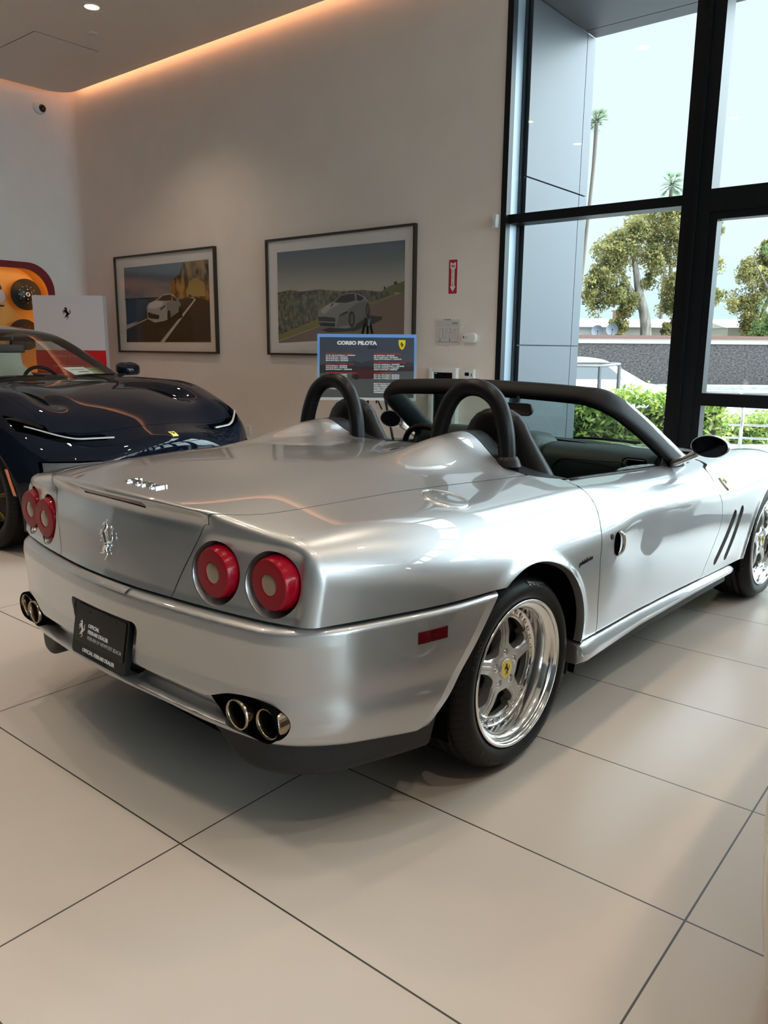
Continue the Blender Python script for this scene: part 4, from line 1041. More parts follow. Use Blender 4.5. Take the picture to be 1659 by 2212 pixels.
mb = MB(); mb.sphere((.045, .018, -.012), .05, sc=(1, 1, 1)); part(mb, 'dome', mat('smoked_dome', (.01, .008, .01), .06), cm)
# ------------------------------------------------------------------ things on and by the picture wall
_flat = {}
def flatm(rgb, rough=.5, **kw):
    k = 'print_%02x%02x%02x_%d' % (*rgb, int(rough*100)); return mat(k, srgb(*rgb), rough, **kw)
def printed(name, polys, parent, y, grad=None, rough=.12):
    """flat artwork: polygons in (x, z), later ones on top"""
    mb = MB(); ms = []
    for i, (rgb, pts) in enumerate(polys):
        m = rgb if not isinstance(rgb, tuple) else flatm(rgb, rough, **{'Coat Weight': .2, 'Specular IOR Level': .25})
        if m not in ms: ms.append(m)
        yy = y-.0004*i; n = len(pts); mb.add([(p[0], yy, p[1]) for p in pts], [tuple(range(n))], ms.index(m))
    return part(mb, name, ms, parent, fixn=False)
def gradient_print(name, stops, axis='Z', lo=0., hi=1., noise=0., rough=.12):
    m = mat(name, (1, 1, 1), rough, **{'Coat Weight': .25}); nt = m.node_tree; p = nt.nodes['Principled BSDF']
    tc = nt.nodes.new('ShaderNodeTexCoord'); sp = nt.nodes.new('ShaderNodeSeparateXYZ'); mr = nt.nodes.new('ShaderNodeMapRange'); rp = nt.nodes.new('ShaderNodeValToRGB')
    nt.links.new(tc.outputs['Object'], sp.inputs[0]); mr.inputs[1].default_value = lo; mr.inputs[2].default_value = hi; nt.links.new(mr.outputs[0], rp.inputs[0])
    src = sp.outputs[axis]
    if noise:
        no = nt.nodes.new('ShaderNodeTexNoise'); no.inputs['Scale'].default_value = 3.5; no.inputs['Detail'].default_value = 6; nt.links.new(tc.outputs['Object'], no.inputs['Vector'])
        a = nt.nodes.new('ShaderNodeMath'); a.operation = 'MULTIPLY_ADD'; nt.links.new(no.outputs['Fac'], a.inputs[0]); a.inputs[1].default_value = noise; nt.links.new(src, a.inputs[2]); src = a.outputs[0]
    nt.links.new(src, mr.inputs[0])
    el = rp.color_ramp.elements; el[0].position = 0; el[0].color = (*srgb(*stops[0]), 1); el[1].position = 1; el[1].color = (*srgb(*stops[-1]), 1)
    for k, c in enumerate(stops[1:-1]): q = el.new((k+1)/(len(stops)-1)); q.color = (*srgb(*c), 1)
    nt.links.new(rp.outputs[0], p.inputs['Base Color']); return m
def leafy(name, c1, c2, scale=30, stretch=(1, 1, 1)):
    m = mat(name, c1, .15, **{'Coat Weight': .25}); return noise_color(m, srgb(*c1), srgb(*c2), scale, 4, .38, .62, stretch)
M_PICF = mat('dark_bronze_frame', (.035, .028, .022), .35, .4); M_MATT = mat('white_picture_mount', srgb(206, 202, 198), .25, **{'Coat Weight': .8})
def picture(x0, x1, label, image):
    t = empty('framed_picture', ((x0+x1)/2, 6.2, 1.27), 0, label, 'picture', None); w, h = x1-x0, 1.23
    mb = MB()
    for c, d in (((0, -.022, .011), (w, .044, .022)), ((0, -.022, h-.011), (w, .044, .022)), ((-w/2+.011, -.022, h/2), (.022, .044, h-.045)), ((w/2-.011, -.022, h/2), (.022, .044, h-.045))): mb.box(c, d)
    part(mb, 'picture_frame', M_PICF, t)
    part(MB().box((0, -.012, h/2), (w-.03, .02, h-.03)), 'picture_mount', M_MATT, t)
    X0 = (x0+x1)/2
    printed('picture_print', [(m, [(p[0]-X0, p[1]-1.27) for p in q]) for m, q in image], t, -.0235)
    return t
picture(-9.665, -7.59, 'framed photograph of a silver car on a cliff road above the sea', [
    (gradient_print('small_sky', [(150, 150, 148), (128, 136, 142), (78, 98, 118), (98, 112, 126)], 'Z', .45, 1.1, .18), [(-9.461, 2.355), (-7.715, 2.359), (-7.721, 1.407), (-9.487, 1.403)]),
    ((26, 52, 78), [(-9.452, 1.952), (-8.755, 1.962), (-8.812, 1.878), (-8.998, 1.706), (-9.464, 1.628)]),
    ((34, 38, 42), [(-9.469, 1.968), (-8.722, 1.961), (-8.723, 1.945), (-9.471, 1.948)]),
    ((44, 46, 50), [(-9.282, 1.931), (-9.218, 1.933), (-9.23, 1.73), (-9.295, 1.723)]),
    (leafy('print_cliff', (52, 42, 30), (146, 118, 74), 14, (1, 1, .5)), [(-8.472, 2.021), (-8.463, 2.133), (-8.379, 2.185), (-8.282, 2.218), (-8.195, 2.351), (-7.715, 2.359), (-7.723, 1.885), (-7.993, 1.939), (-8.272, 1.92), (-8.428, 1.963)]),
    ((150, 132, 84), [(-8.103, 2.118), (-7.978, 2.167), (-7.804, 2.105), (-7.784, 1.942), (-8.023, 1.949), (-8.143, 1.99)]),
    ((46, 45, 50), [(-9.469, 1.575), (-8.767, 1.819), (-8.272, 1.924), (-8.115, 1.941), (-7.993, 1.943), (-7.72, 1.885), (-7.721, 1.407), (-9.487, 1.403)]),
    ((34, 34, 38), [(-9.474, 1.53), (-8.983, 1.682), (-8.787, 1.586), (-8.487, 1.621), (-8.256, 1.713), (-8.156, 1.805), (-8.071, 1.691), (-8.071, 1.407), (-9.487, 1.403)]),
    ((178, 174, 166), [(-8.735, 1.405), (-8.648, 1.405), (-7.977, 1.908), (-8.018, 1.938), (-8.116, 1.938), (-8.007, 1.923), (-8.02, 1.901)]),
    ((160, 156, 148), [(-9.468, 1.588), (-9.47, 1.571), (-8.989, 1.69), (-8.999, 1.702)]),
    ((26, 26, 30), [(-8.99, 1.682), (-8.284, 1.767), (-8.24, 1.713), (-8.52, 1.612), (-8.819, 1.602)]),
    ((150, 154, 154), [(-8.985, 1.854), (-8.937, 1.889), (-8.809, 1.921), (-8.757, 1.935), (-8.62, 1.992), (-8.49, 1.999), (-8.401, 1.977), (-8.341, 1.932), (-8.276, 1.873), (-8.276, 1.789), (-8.463, 1.717), (-8.52, 1.689), (-8.63, 1.666), (-8.832, 1.649), (-8.982, 1.696)]),
    ((120, 124, 126), [(-8.563, 1.891), (-8.341, 1.932), (-8.276, 1.873), (-8.276, 1.789), (-8.463, 1.717), (-8.546, 1.699), (-8.563, 1.814)]),
    ((38, 42, 46), [(-8.758, 1.923), (-8.621, 1.978), (-8.474, 1.985), (-8.441, 1.963), (-8.457, 1.914), (-8.594, 1.911)]),
    ((46, 48, 50), [(-8.427, 1.97), (-8.348, 1.926), (-8.369, 1.9), (-8.438, 1.914)]),
    ((182, 186, 184), [(-8.937, 1.889), (-8.809, 1.917), (-8.627, 1.904), (-8.664, 1.855), (-8.801, 1.82), (-8.952, 1.831)]),
    ((28, 28, 30), [(-8.967, 1.781), (-8.857, 1.759), (-8.724, 1.737), (-8.738, 1.69), (-8.896, 1.697), (-8.966, 1.714)]),
    ((60, 62, 64), [(-8.707, 1.818), (-8.591, 1.861), (-8.58, 1.845), (-8.682, 1.798)]),
    ((18, 18, 20), [(-8.485, 1.727), (-8.491, 1.697), (-8.502, 1.673), (-8.518, 1.66), (-8.534, 1.66), (-8.547, 1.674), (-8.555, 1.698), (-8.556, 1.728), (-8.55, 1.758), (-8.539, 1.782), (-8.523, 1.795), (-8.507, 1.794), (-8.494, 1.781), (-8.486, 1.757)]),
    ((18, 18, 20), [(-8.273, 1.789), (-8.276, 1.766), (-8.284, 1.748), (-8.293, 1.738), (-8.303, 1.738), (-8.311, 1.748), (-8.316, 1.767), (-8.317, 1.79), (-8.313, 1.813), (-8.305, 1.831), (-8.296, 1.841), (-8.286, 1.84), (-8.278, 1.83), (-8.273, 1.812)])])
picture(-6.715, -4.66, 'framed photograph of a grey car passing a green hedge', [
    (gradient_print('big_sky', [(168, 158, 138), (150, 146, 134), (104, 108, 110), (72, 84, 100)], 'Z', .52, 1.12, .0), [(-6.546, 2.359), (-4.788, 2.36), (-4.788, 1.471), (-6.543, 1.4)]),
    ((118, 98, 84), [(-6.543, 1.412), (-6.543, 1.4), (-4.788, 1.471), (-4.787, 1.879), (-4.87, 1.87), (-5.199, 1.78), (-5.741, 1.632)]),
    ((96, 98, 60), [(-5.043, 1.917), (-4.966, 1.947), (-4.871, 1.965), (-4.789, 1.987), (-4.787, 1.873), (-4.917, 1.884), (-5.081, 1.894)]),
    ((40, 46, 32), [(-4.877, 1.968), (-4.879, 1.96), (-4.885, 1.954), (-4.893, 1.95), (-4.902, 1.951), (-4.911, 1.955), (-4.916, 1.961), (-4.919, 1.97), (-4.917, 1.978), (-4.911, 1.984), (-4.903, 1.987), (-4.893, 1.987), (-4.885, 1.983), (-4.879, 1.976)]),
    ((38, 44, 30), [(-5.021, 1.931), (-5.023, 1.925), (-5.026, 1.921), (-5.03, 1.918), (-5.036, 1.918), (-5.04, 1.921), (-5.043, 1.926), (-5.045, 1.932), (-5.044, 1.937), (-5.04, 1.942), (-5.036, 1.944), (-5.031, 1.944), (-5.026, 1.941), (-5.023, 1.936)]),
    (leafy('print_hedge', (30, 32, 20), (92, 90, 54), 26, (1, 1, .7)), [(-6.543, 1.941), (-6.348, 1.96), (-6.185, 1.938), (-5.913, 1.95), (-5.61, 1.92), (-5.32, 1.921), (-5.14, 1.903), (-4.927, 1.888), (-4.896, 1.866), (-5.219, 1.8), (-5.484, 1.742), (-5.74, 1.691), (-5.939, 1.648), (-6.215, 1.571), (-6.543, 1.485)]),
    ((120, 112, 62), [(-6.543, 1.485), (-6.215, 1.571), (-5.939, 1.648), (-5.74, 1.691), (-5.484, 1.742), (-5.219, 1.8), (-4.927, 1.864), (-4.885, 1.857), (-5.199, 1.77), (-5.741, 1.617), (-6.543, 1.418)]),
    ((150, 140, 120), [(-6.543, 1.425), (-6.543, 1.412), (-5.741, 1.613), (-5.741, 1.62)]),
    ((48, 42, 42), [(-5.896, 1.537), (-5.611, 1.584), (-5.443, 1.567), (-5.228, 1.672), (-5.055, 1.658), (-5.063, 1.634), (-5.138, 1.601), (-5.422, 1.521), (-5.785, 1.511)]),
    ((128, 126, 124), [(-5.932, 1.701), (-5.92, 1.737), (-5.871, 1.767), (-5.805, 1.791), (-5.707, 1.826), (-5.61, 1.882), (-5.526, 1.899), (-5.443, 1.899), (-5.361, 1.887), (-5.279, 1.852), (-5.235, 1.818), (-5.223, 1.758), (-5.234, 1.684), (-5.319, 1.653), (-5.418, 1.567), (-5.527, 1.549), (-5.676, 1.554), (-5.907, 1.571)]),
    ((104, 102, 102), [(-5.632, 1.692), (-5.505, 1.735), (-5.401, 1.793), (-5.279, 1.819), (-5.235, 1.803), (-5.234, 1.684), (-5.319, 1.653), (-5.418, 1.567), (-5.526, 1.583), (-5.676, 1.561)]),
    ((46, 44, 46), [(-5.713, 1.808), (-5.606, 1.875), (-5.515, 1.89), (-5.422, 1.889), (-5.412, 1.823), (-5.526, 1.805)]),
    ((40, 40, 42), [(-5.397, 1.887), (-5.32, 1.858), (-5.295, 1.835), (-5.34, 1.818), (-5.389, 1.82)]),
    ((160, 158, 154), [(-5.894, 1.731), (-5.805, 1.785), (-5.707, 1.813), (-5.611, 1.802), (-5.74, 1.756), (-5.85, 1.696)]),
    ((92, 92, 92), [(-5.739, 1.799), (-5.696, 1.807), (-5.729, 1.771), (-5.761, 1.769)]),
    ((52, 50, 50), [(-5.928, 1.672), (-5.828, 1.671), (-5.686, 1.656), (-5.686, 1.616), (-5.926, 1.628)]),
    ((30, 30, 32), [(-5.922, 1.613), (-5.687, 1.603), (-5.693, 1.566), (-5.9, 1.578)]),
    ((30, 30, 32), [(-5.637, 1.677), (-5.526, 1.717), (-5.505, 1.708), (-5.611, 1.673)]),
    ((20, 20, 22), [(-5.418, 1.64), (-5.422, 1.605), (-5.433, 1.578), (-5.448, 1.563), (-5.466, 1.563), (-5.482, 1.579), (-5.493, 1.606), (-5.497, 1.641), (-5.493, 1.675), (-5.482, 1.702), (-5.466, 1.717), (-5.448, 1.717), (-5.433, 1.701), (-5.422, 1.674)]),
    ((84, 84, 84), [(-5.43, 1.64), (-5.433, 1.615), (-5.44, 1.595), (-5.45, 1.584), (-5.461, 1.584), (-5.471, 1.595), (-5.478, 1.615), (-5.48, 1.641), (-5.478, 1.666), (-5.471, 1.685), (-5.461, 1.696), (-5.45, 1.696), (-5.44, 1.685), (-5.433, 1.665)]),
    ((20, 20, 22), [(-5.226, 1.726), (-5.228, 1.698), (-5.234, 1.675), (-5.242, 1.662), (-5.251, 1.663), (-5.259, 1.675), (-5.265, 1.698), (-5.267, 1.727), (-5.265, 1.755), (-5.259, 1.778), (-5.251, 1.79), (-5.242, 1.79), (-5.234, 1.777), (-5.229, 1.754)]),
    ((84, 84, 84), [(-5.232, 1.726), (-5.233, 1.705), (-5.237, 1.689), (-5.242, 1.68), (-5.247, 1.68), (-5.252, 1.689), (-5.255, 1.706), (-5.257, 1.727), (-5.255, 1.747), (-5.252, 1.764), (-5.247, 1.773), (-5.242, 1.773), (-5.237, 1.763), (-5.234, 1.747)])])
# fire sign
fs_ = empty('fire_sign', (-4.245, 6.2, 2.0), 0, 'narrow red fire extinguisher sign with a white down arrow', 'sign')
part(MB().prism(rrect(.100, .318, .006), 0, .002, plane='xz').xf(Matrix.Translation((0, -.002, 0))), 'sign_plate', M_WHITE, fs_)
part(MB().prism(rrect(.092, .300, .008), -.0032, -.002, plane='xz'), 'red_field', mat('sign_red', srgb(178, 20, 40), .4), fs_)
ar = [(-.030, .13), (0, .115), (.030, .13), (.030, .078), (.017, .066), (.017, -.085), (.031, -.085), (0, -.132), (-.031, -.085), (-.017, -.085), (-.017, .066), (-.030, .078)]
part(MB().prism(ar[::-1], -.0040, -.0032, plane='xz'), 'white_arrow', M_WHITE, fs_)
mb = MB(); vs, fs = text_mesh('FIRE', .030, 0, 'CENTER', sx=.72, offset=.0012); mb.add([(p[0], -.0044, p[1]+.082) for p in vs], fs)
for k, ch in enumerate('EXTINGUISHER'): vs, fs = text_mesh(ch, .0155, 0, 'CENTER', offset=.0006); mb.add([(p[0], -.0044, p[1]+.052-.0128*k) for p in vs], fs)
part(mb, 'sign_lettering', mat('sign_red_ink', srgb(150, 15, 35), .4), fs_, fixn=False)
# evacuation plan in a clear sleeve
ev = empty('evacuation_plan', (-4.288, 6.2, 1.505), 0, 'paper floor plan in a clear sleeve taped to the wall', 'notice')
part(MB().box((0, -.002, 0), (.285, .003, .232)).box((0, -.0025, .118), (.07, .002, .016)).box((-.01, -.0025, -.122), (.06, .002, .014)), 'sleeve', mat('clear_sleeve', (.68, .67, .66), .15), ev)
part(MB().box((0, -.0040, .003), (.262, .001, .208)), 'paper', mat('plan_paper', srgb(205, 202, 200), .5), ev)
mb = MB()
def rect_line(x0, z0, x1, z1, t=.0012):
    for a in ((x0, z0, x1, z0), (x0, z1, x1, z1), (x0, z0, x0, z1), (x1, z0, x1, z1)): mb.box(((a[0]+a[2])/2, -.0048, (a[1]+a[3])/2), (abs(a[2]-a[0])+t, .0006, abs(a[3]-a[1])+t))
for r in ((-.095, -.055, -.055, .03), (-.052, -.055, -.02, .03), (-.005, .0, .03, .04), (.033, 0, .075, .025), (.08, -.06, .115, .03), (.02, -.06, .05, -.01), (-.115, .070, -.065, .092), (-.02, .070, .035, .092)): rect_line(*r)
mb.box((0, -.0048, .058), (.25, .0006, .0012)); 
for x in (.055, .068, .081, .094, .107): mb.box((x, -.0048, .08), (.006, .0006, .020))
part(mb, 'plan_lines', mat('plan_ink', srgb(90, 88, 92), .5), ev)
mb = MB(); mb.box((0, -.0048, -.090), (.24, .0006, .003))
for x in (-.085, .025):
    for s in (1, -1): mb.add([(x-.010, -.0049, -.072-.012*s), (x-.006, -.0049, -.072-.012*s), (x+.010, -.0049, -.072+.012*s), (x+.006, -.0049, -.072+.012*s)], [(0, 1, 2, 3)])
part(mb, 'plan_marks', mat('plan_blue_ink', srgb(50, 70, 120), .5), ev, fixn=False)
# smoke and gas alarm, cabinet, thermostat, motion sensor, outlet
al = empty('gas_alarm', (-4.03, 6.2, 1.455), 0, 'white rounded alarm unit beside the taped floor plan', 'alarm')
mb = MB(); mb.loft([[(p[0]*k, -d, p[1]*k) for p in rrect(.142, .088, .036)] for d, k in ((0, .97), (.028, 1), (.040, .93), (.044, .6))]); part(mb, 'alarm_body', M_GRAYW, al, sharp=40)
mb = MB()
for x, z in ((-.022, .006), (-.022, -.008), (-.034, .004), (-.010, .004)): mb.lathe([(.003, -.045), (.0005, -.0455)], (x, 0, z), 'y', 8)
mb.prism(ellipse(.007, .009, 14, -.052, .004), -.044, -.042, plane='xz'); part(mb, 'alarm_dots', M_INK, al)
cb_ = empty('extinguisher_cabinet', (-4.30, 6.2, .78), 0, 'white framed fire extinguisher cabinet with a black door', 'cabinet')
mb = MB()
for c, d in (((-.135, -.03, 0), (.045, .06, .80)), ((.135, -.03, 0), (.045, .06, .80)), ((0, -.03, .378), (.226, .06, .045)), ((0, -.03, -.378), (.226, .06, .045))): mb.box(c, d, bev=.004)
part(mb, 'cabinet_frame', M_GRAYW, cb_)
part(MB().box((0, -.02, 0), (.226, .03, .712)), 'cabinet_door', mat('black_cabinet_glass', (.005, .005, .006), .12), cb_)
mb = MB()
vs, fs = text_mesh('FIRE EXTINGUISHER', .040, 0, 'LEFT', offset=.0008); mb.add([(p[1]+.055, -.0356, -p[0]+.285) for p in vs], fs); mb.box((-.09, -.0355, .345), (.03, .0006, .005))
part(mb, 'cabinet_lettering', M_WHITE, cb_, fixn=False)
th = empty('thermostat', (-4.034, 6.2, 1.11), 0, 'small white wall thermostat beside the black extinguisher cabinet', 'thermostat')
part(MB().box((0, -.014, 0), (.128, .028, .125), bev=.006), 'thermostat_body', M_GRAYW, th)
part(MB().box((-.012, -.0285, .016), (.046, .002, .030)), 'display', M_INK, th)
part(MB().box((.038, -.0285, .016), (.010, .002, .012)).box((.038, -.0285, .002), (.010, .002, .010)), 'buttons', M_VAL, th)
ms = empty('motion_sensor', (-3.80, 6.2, 2.44), 0, 'small white motion sensor on the wall beside the window frame', 'sensor')
mb = MB(); mb.loft([[(p[0]*k, p[1]*k-.028, z) for p in rrect(.062, .052, .014)] for z, k in ((-.055, .72), (-.045, .85), (0, .95), (.045, 1), (.052, .94))]); part(mb, 'sensor_body', M_GRAYW, ms, sharp=45)
part(MB().box((0, -.054, -.012), (.036, .004, .045), bev=.0015), 'sensor_lens', mat('sensor_lens', (.6, .6, .6), .25), ms)
ot = empty('wall_outlet', (-7.11, 6.2, .39), 0, 'white wall outlet low on the wall beyond the dark car', 'outlet')
part(MB().box((0, -.004, 0), (.078, .008, .118), bev=.003), 'outlet_plate', M_GRAYW, ot)
mb = MB()
for z in (.024, -.024):
    for x in (-.007, .007): mb.box((x, -.0083, z+.004), (.003, .001, .010))
    mb.lathe([(.003, -.0084), (.0005, -.0086)], (0, 0, z-.009), 'y', 8)
part(mb, 'sockets', M_INK, ot)

# course poster on an easel
PC = Vector((-4.765, 5.60, 0)); az = math.atan2(.55, .69)
ea = empty('easel', (PC.x, PC.y, 0), az, 'black tripod display easel standing behind the course poster', 'easel')
mb = MB(); part(MB().tube([(0, .06, 1.60), (0, .55, 0)], .011, 8), 'rear_leg', M_INK, ea)
for s in (-1, 1): part(MB().tube([(s*.02, .05, 1.60), (s*.36, -.22, 0)], .011, 8), 'leg', M_INK, ea)
part(MB().lathe([(.03, 1.55), (.034, 1.60), (.03, 1.625), (.001, 1.63)], (0, .05, 0), 'z', 14), 'easel_head', M_BLACKP, ea)
for s in (-1, 1): part(MB().tube([(s*.09, -.06, .905), (s*.09, -.135, .865), (s*.09, -.155, .885)], .007, 8).tube([(s*.09, -.06, .905), (s*.14, -.04, .80)], .007, 8), 'poster_rest', M_INK, ea)
po = empty('course_poster', (PC.x, PC.y, .88), az, 'grey course price poster with a yellow shield standing on the easel', 'poster')
pw, ph = .90, .595; MP = frame_xf((0, -.10, ph/2+.005), (1, 0, 0), (0, .13, 1))
part(MB().prism(rrect(pw, ph, .002, 1), -.006, 0).xf(MP), 'poster_board', gradient_print('poster_sky', [(190, 186, 180), (150, 160, 180), (105, 150, 215), (110, 160, 225)], 'Z', .0, .6, rough=.3), po)
def poster_part(name, polys, z0=.0006):
    mb = MB(); mm = []
    for i, (c, pts) in enumerate(polys):
        m = flatm(c, .3) if isinstance(c, tuple) else c
        if m not in mm: mm.append(m)
        mb.add([(p[0], p[1], z0+.0002*i) for p in pts], [tuple(range(len(pts)))], mm.index(m))
    return part(mb.xf(MP), name, mm, po, fixn=False)
BX = lambda x0, y0, x1, y1: [(x0, y0), (x1, y0), (x1, y1), (x0, y1)]
poster_part('poster_picture', [(gradient_print('poster_grey', [(70, 70, 72), (84, 84, 88), (66, 70, 80), (62, 68, 84)], 'Z', .02, .58, rough=.3), BX(-.428, -.272, .428, .268)),
    ((52, 54, 60), [(-.428, .02), (-.30, .045), (-.2, .03), (-.12, .06), (-.05, .04), (.03, .065), (.12, .045), (.25, .06), (.428, .045), (.428, .0), (-.428, -.01)]),
    ((44, 46, 48), BX(-.428, -.055, .428, .012)), ((78, 78, 78), [(-.428, -.06), (.428, -.03), (.428, -.272), (-.428, -.272)]),
    ((70, 32, 34), [(-.14, -.10), (-.13, -.05), (-.07, -.02), (-.02, .01), (.05, .01), (.10, -.02), (.13, -.04), (.13, -.085), (.02, -.105)]),
    ((46, 36, 40), [(-.06, -.015), (-.02, .006), (.045, .006), (.07, -.018)]), ((30, 28, 30), ellipse(.024, .026, 16, -.095, -.088)), ((30, 28, 30), ellipse(.018, .024, 16, .10, -.072)),
    ((74, 34, 36), [(.30, -.012), (.33, .008), (.40, .008), (.42, -.015)])])
mb = MB()
def ptxt(t, x, y, sz, mi, al='LEFT', **kw):
    vs, fs = text_mesh(t, sz, 0, al, **kw); mb.add([(p[0]+x, p[1]+y, .0026) for p in vs], fs, mi)
ptxt('CORSO PILOTA', -.27, .203, .043, 0, sx=1.18, offset=.0028); ptxt('2026', .005, .168, .036, 2, sx=1.2)
LT = [('THE THERMAL CLUB - CALIFORNIA', 1), ('Feb 28 - Mar 01 Evoluzione+ - $30,000.00', 0), ('March 02-03 Pista - $18,000.00', 0), ('March 04-05 Sport - $24,500.00', 0), ('March 06-07 Sport - $24,500.00', 0), None,
      ('CIRCUIT OF THE AMERICAS - TEXAS', 1), ('April 24-25 Sport - $25,500.00', 0), ('April 26-27 Sport - $25,500.00', 0), ('April 28-29 Evoluzione+ - $33,500.00', 0), None,
      ('CIRCUIT MONT TREMBLANT - CANADA', 1), ('August 21-22 Sport - $20,500**', 0), ('August 23-24 Sport - $20,500**', 0), ('August 25-26 Sport - $20,500**', 0), ('(plus Taxes & Fees)', 0), None, ('WATKINS GLEN - NEW YORK', 1), ('June 09-10 Sport - $24,500.00', 0), ('June 11-12 Sport - $24,500.00', 0), ('June 13-14 Sport - $24,500.00', 0)]
RT = [('INDIANAPOLIS MOTOR SPEEDWAY', 1), ('July 28-30 Sport - $24,500.00', 0), ('July 31-Aug 01 Sport - $24,500.00', 0), ('August 02-03 Evoluzione+ - $33,500.00', 0), None, ('MONTEREY LAGUNA SECA - CALIFORNIA', 1), ('September 25-26 Sport - $24,500.00', 0), ('September 27-28 Evoluzione+ - $33,000.00', 0), ('September 29-30 Pista - $18,000.00', 0), ('October 01-02 Pista - $18,000.00', 0), None,
      ('HOMESTEAD - FLORIDA', 1), ('November 13-14 Sport - $24,500.00', 0), ('November 15-16 Sport - $24,500.00', 0), ('November 17-18 Sport - $24,500.00', 0), None, None, ('EACH TWO DAY COURSE INCLUDES:', 0), ('2 DAY CURRICULUM', 0), ('LUXURY ACCOMMODATIONS', 0), ('CATERED LUNCHES', 0), ('GROUP DINNERS', 0), ('COMMEMORATIVE GIFT', 0)]
for T_, x, y in ((LT, -.372, .118), (RT, .065, .118)):
    for q in T_:
        if q: ptxt(q[0], x, y, .0132, q[1], sx=1.18, offset=.0007)
        y -= .0158
part(mb.xf(MP), 'poster_lettering', [M_WHITE, flatm((190, 45, 45), .4), M_INK], po, fixn=False)
mb = MB(); mb.add([(.318+p[0]*.075, .205+p[1]*.078, .0024) for p in SHIELD], [tuple(range(len(SHIELD)))], 0); horse_flat(mb, Matrix.Translation((.318, .203, .0024)), .05, 1)
part(mb.xf(MP), 'poster_shield', [M_YELLOW, M_INK], po, fixn=False)

# white service totem with the horse
td = Vector((.71, .57)).normalized(); tz = math.atan2(td.y, td.x)
to = empty('display_totem', (-9.965, 5.635, 0), tz, 'tall white display board with a black horse and red base behind the dark car', 'sign')
part(MB().box((0, .06, 1.0), (.93, .12, 1.99)), 'board', mat('totem_white', srgb(214, 208, 212), .45), to)
part(MB().box((0, -.002, .66), (.93, .006, 1.26)), 'red_band', mat('totem_red', srgb(205, 30, 35), .45), to)
mb = MB(); MT = frame_xf((0, -.001, 0), (1, 0, 0), (0, 0, 1))
horse_flat(mb, MT @ Matrix.Translation((-.02, 1.77, .0005)), .155)
part(mb, 'totem_horse', M_INK, to, fixn=False)
for t, y in (('FERRARI', 1.475), ('CLASSICHE', 1.405)):
    mb = MB(); vs, fs = text_mesh(t, .075, 0, 'CENTER', sx=1.12, offset=.001); mb.add([tuple(MT @ Vector((p[0]+.02, p[1], .001))) for p in vs], fs); part(mb, 'totem_lettering', M_INK, to, fixn=False)
mb = MB()
for t, y in (('Certificate of Authenticity', 1.20), ('Heritage and restoration', 1.07), ('Maintenance', 1.0)): vs, fs = text_mesh(t, .05, 0, 'CENTER'); mb.add([tuple(MT @ Vector((p[0], p[1]+y, .0062))) for p in vs], fs)
part(mb, 'totem_small_lettering', flatm((235, 190, 190), .5), to, fixn=False)

# display niche in the left wall with brake parts
ni = empty('display_niche', (XL, 0, 0), 0, 'rounded red edged wall niche glowing orange behind the dark car', 'niche')
M_NRED = mat('niche_red', srgb(120, 8, 22), .3); M_NOR = mat('niche_orange', srgb(222, 165, 80), .6)
H_ = [(p[0], p[1]) for p in hole]; grow = lambda k: [(ny+(p[0]-ny)*(1+k/(NY1-NY0)*2), nz+(p[1]-nz)*(1+k/(NZ1-NZ0)*2)) for p in H_]
mb = MB(); mb.loft([[(.002, *p) for p in grow(.0)], [(.055, *p) for p in grow(.0)], [(.055, *p) for p in grow(-.085)], [(.03, *p) for p in grow(-.085)]], cap=False, smooth=False); part(mb, 'niche_rim', M_NRED, ni)
mb = MB(); mb.loft([[(.05, *p) for p in grow(-.055)], [(-.30, *p) for p in grow(-.055)]], cap=False); mb.add([(-.30, *p) for p in grow(-.05)], [tuple(range(len(H_)))]); part(mb, 'niche_lining', M_NOR, ni, sharp=30)
mb = MB(); mb.loft([[(.045, *p) for p in grow(-.060)], [(.030, *p) for p in grow(-.060)], [(.030, *p) for p in grow(-.078)], [(.045, *p) for p in grow(-.078)], [(.045, *p) for p in grow(-.060)]], cap=False, smooth=False)
part(mb, 'niche_light', mat('niche_glow', (1, .8, .5), .5, **{'Emission Color': (1, .62, .26), 'Emission Strength': 5.0}), ni)
M_CARB = mat('dark_carbon_disc', (.022, .022, .023), .4)
for k, (y, z, lab) in enumerate(((5.465, 2.02, 'black carbon brake disc hanging highest in the niche'), (5.40, 1.49, 'black carbon brake disc in the niche just above the dark car roof'))):
    bd = empty('brake_disc', (XL-.09, y, z), 0, lab, 'brake disc', None)
    part(MB().lathe([(.205, -.02), (.205, .02), (.105, .02), (.105, .026), (.09, .028), (.03, .05), (.001, .05)], (0, 0, 0), 'x', 48).lathe([(.205, -.02), (.001, -.02)], (0, 0, 0), 'x', 48), 'disc', M_CARB, bd)
    mb = MB(); mb.lathe([(.030, .05), (.030, .058), (.014, .058), (.014, .045)], (0, 0, 0), 'x', 24)
    for j in range(12):
        a = 2*PI*j/12; mb.box((.030, .112*math.cos(a), .112*math.sin(a)), (.004, .012, .012))
        if j % 2: mb.lathe([(.009, .045), (.006, .052), (.001, .052)], (0, .062*math.cos(a), .062*math.sin(a)), 'x', 10)
    part(mb, 'hub_hardware', M_CHROME, bd)
    part(MB().box((-.13, 0, .0), (.22, .03, .03)), 'bracket', M_BLACKP, bd)
hl = empty('glass_ornament', (XL-.10, 5.06, 1.98), 0, 'clear glass and purple ornament in the niche beside the brake disc', 'ornament')
mb = MB(); mb.sphere((0, 0, 0), .13, sc=(.7, 1, .9)); part(mb, 'glass_body', mat('frosted_glass', (.55, .54, .57), .12, **{'Coat Weight': 1.0}), hl)
mb = MB(); mb.sphere((0.0, -.01, .10), .10, sc=(.7, .9, .9)); part(mb, 'purple_cap', mat('purple_glaze', (.05, .02, .09), .2), hl)
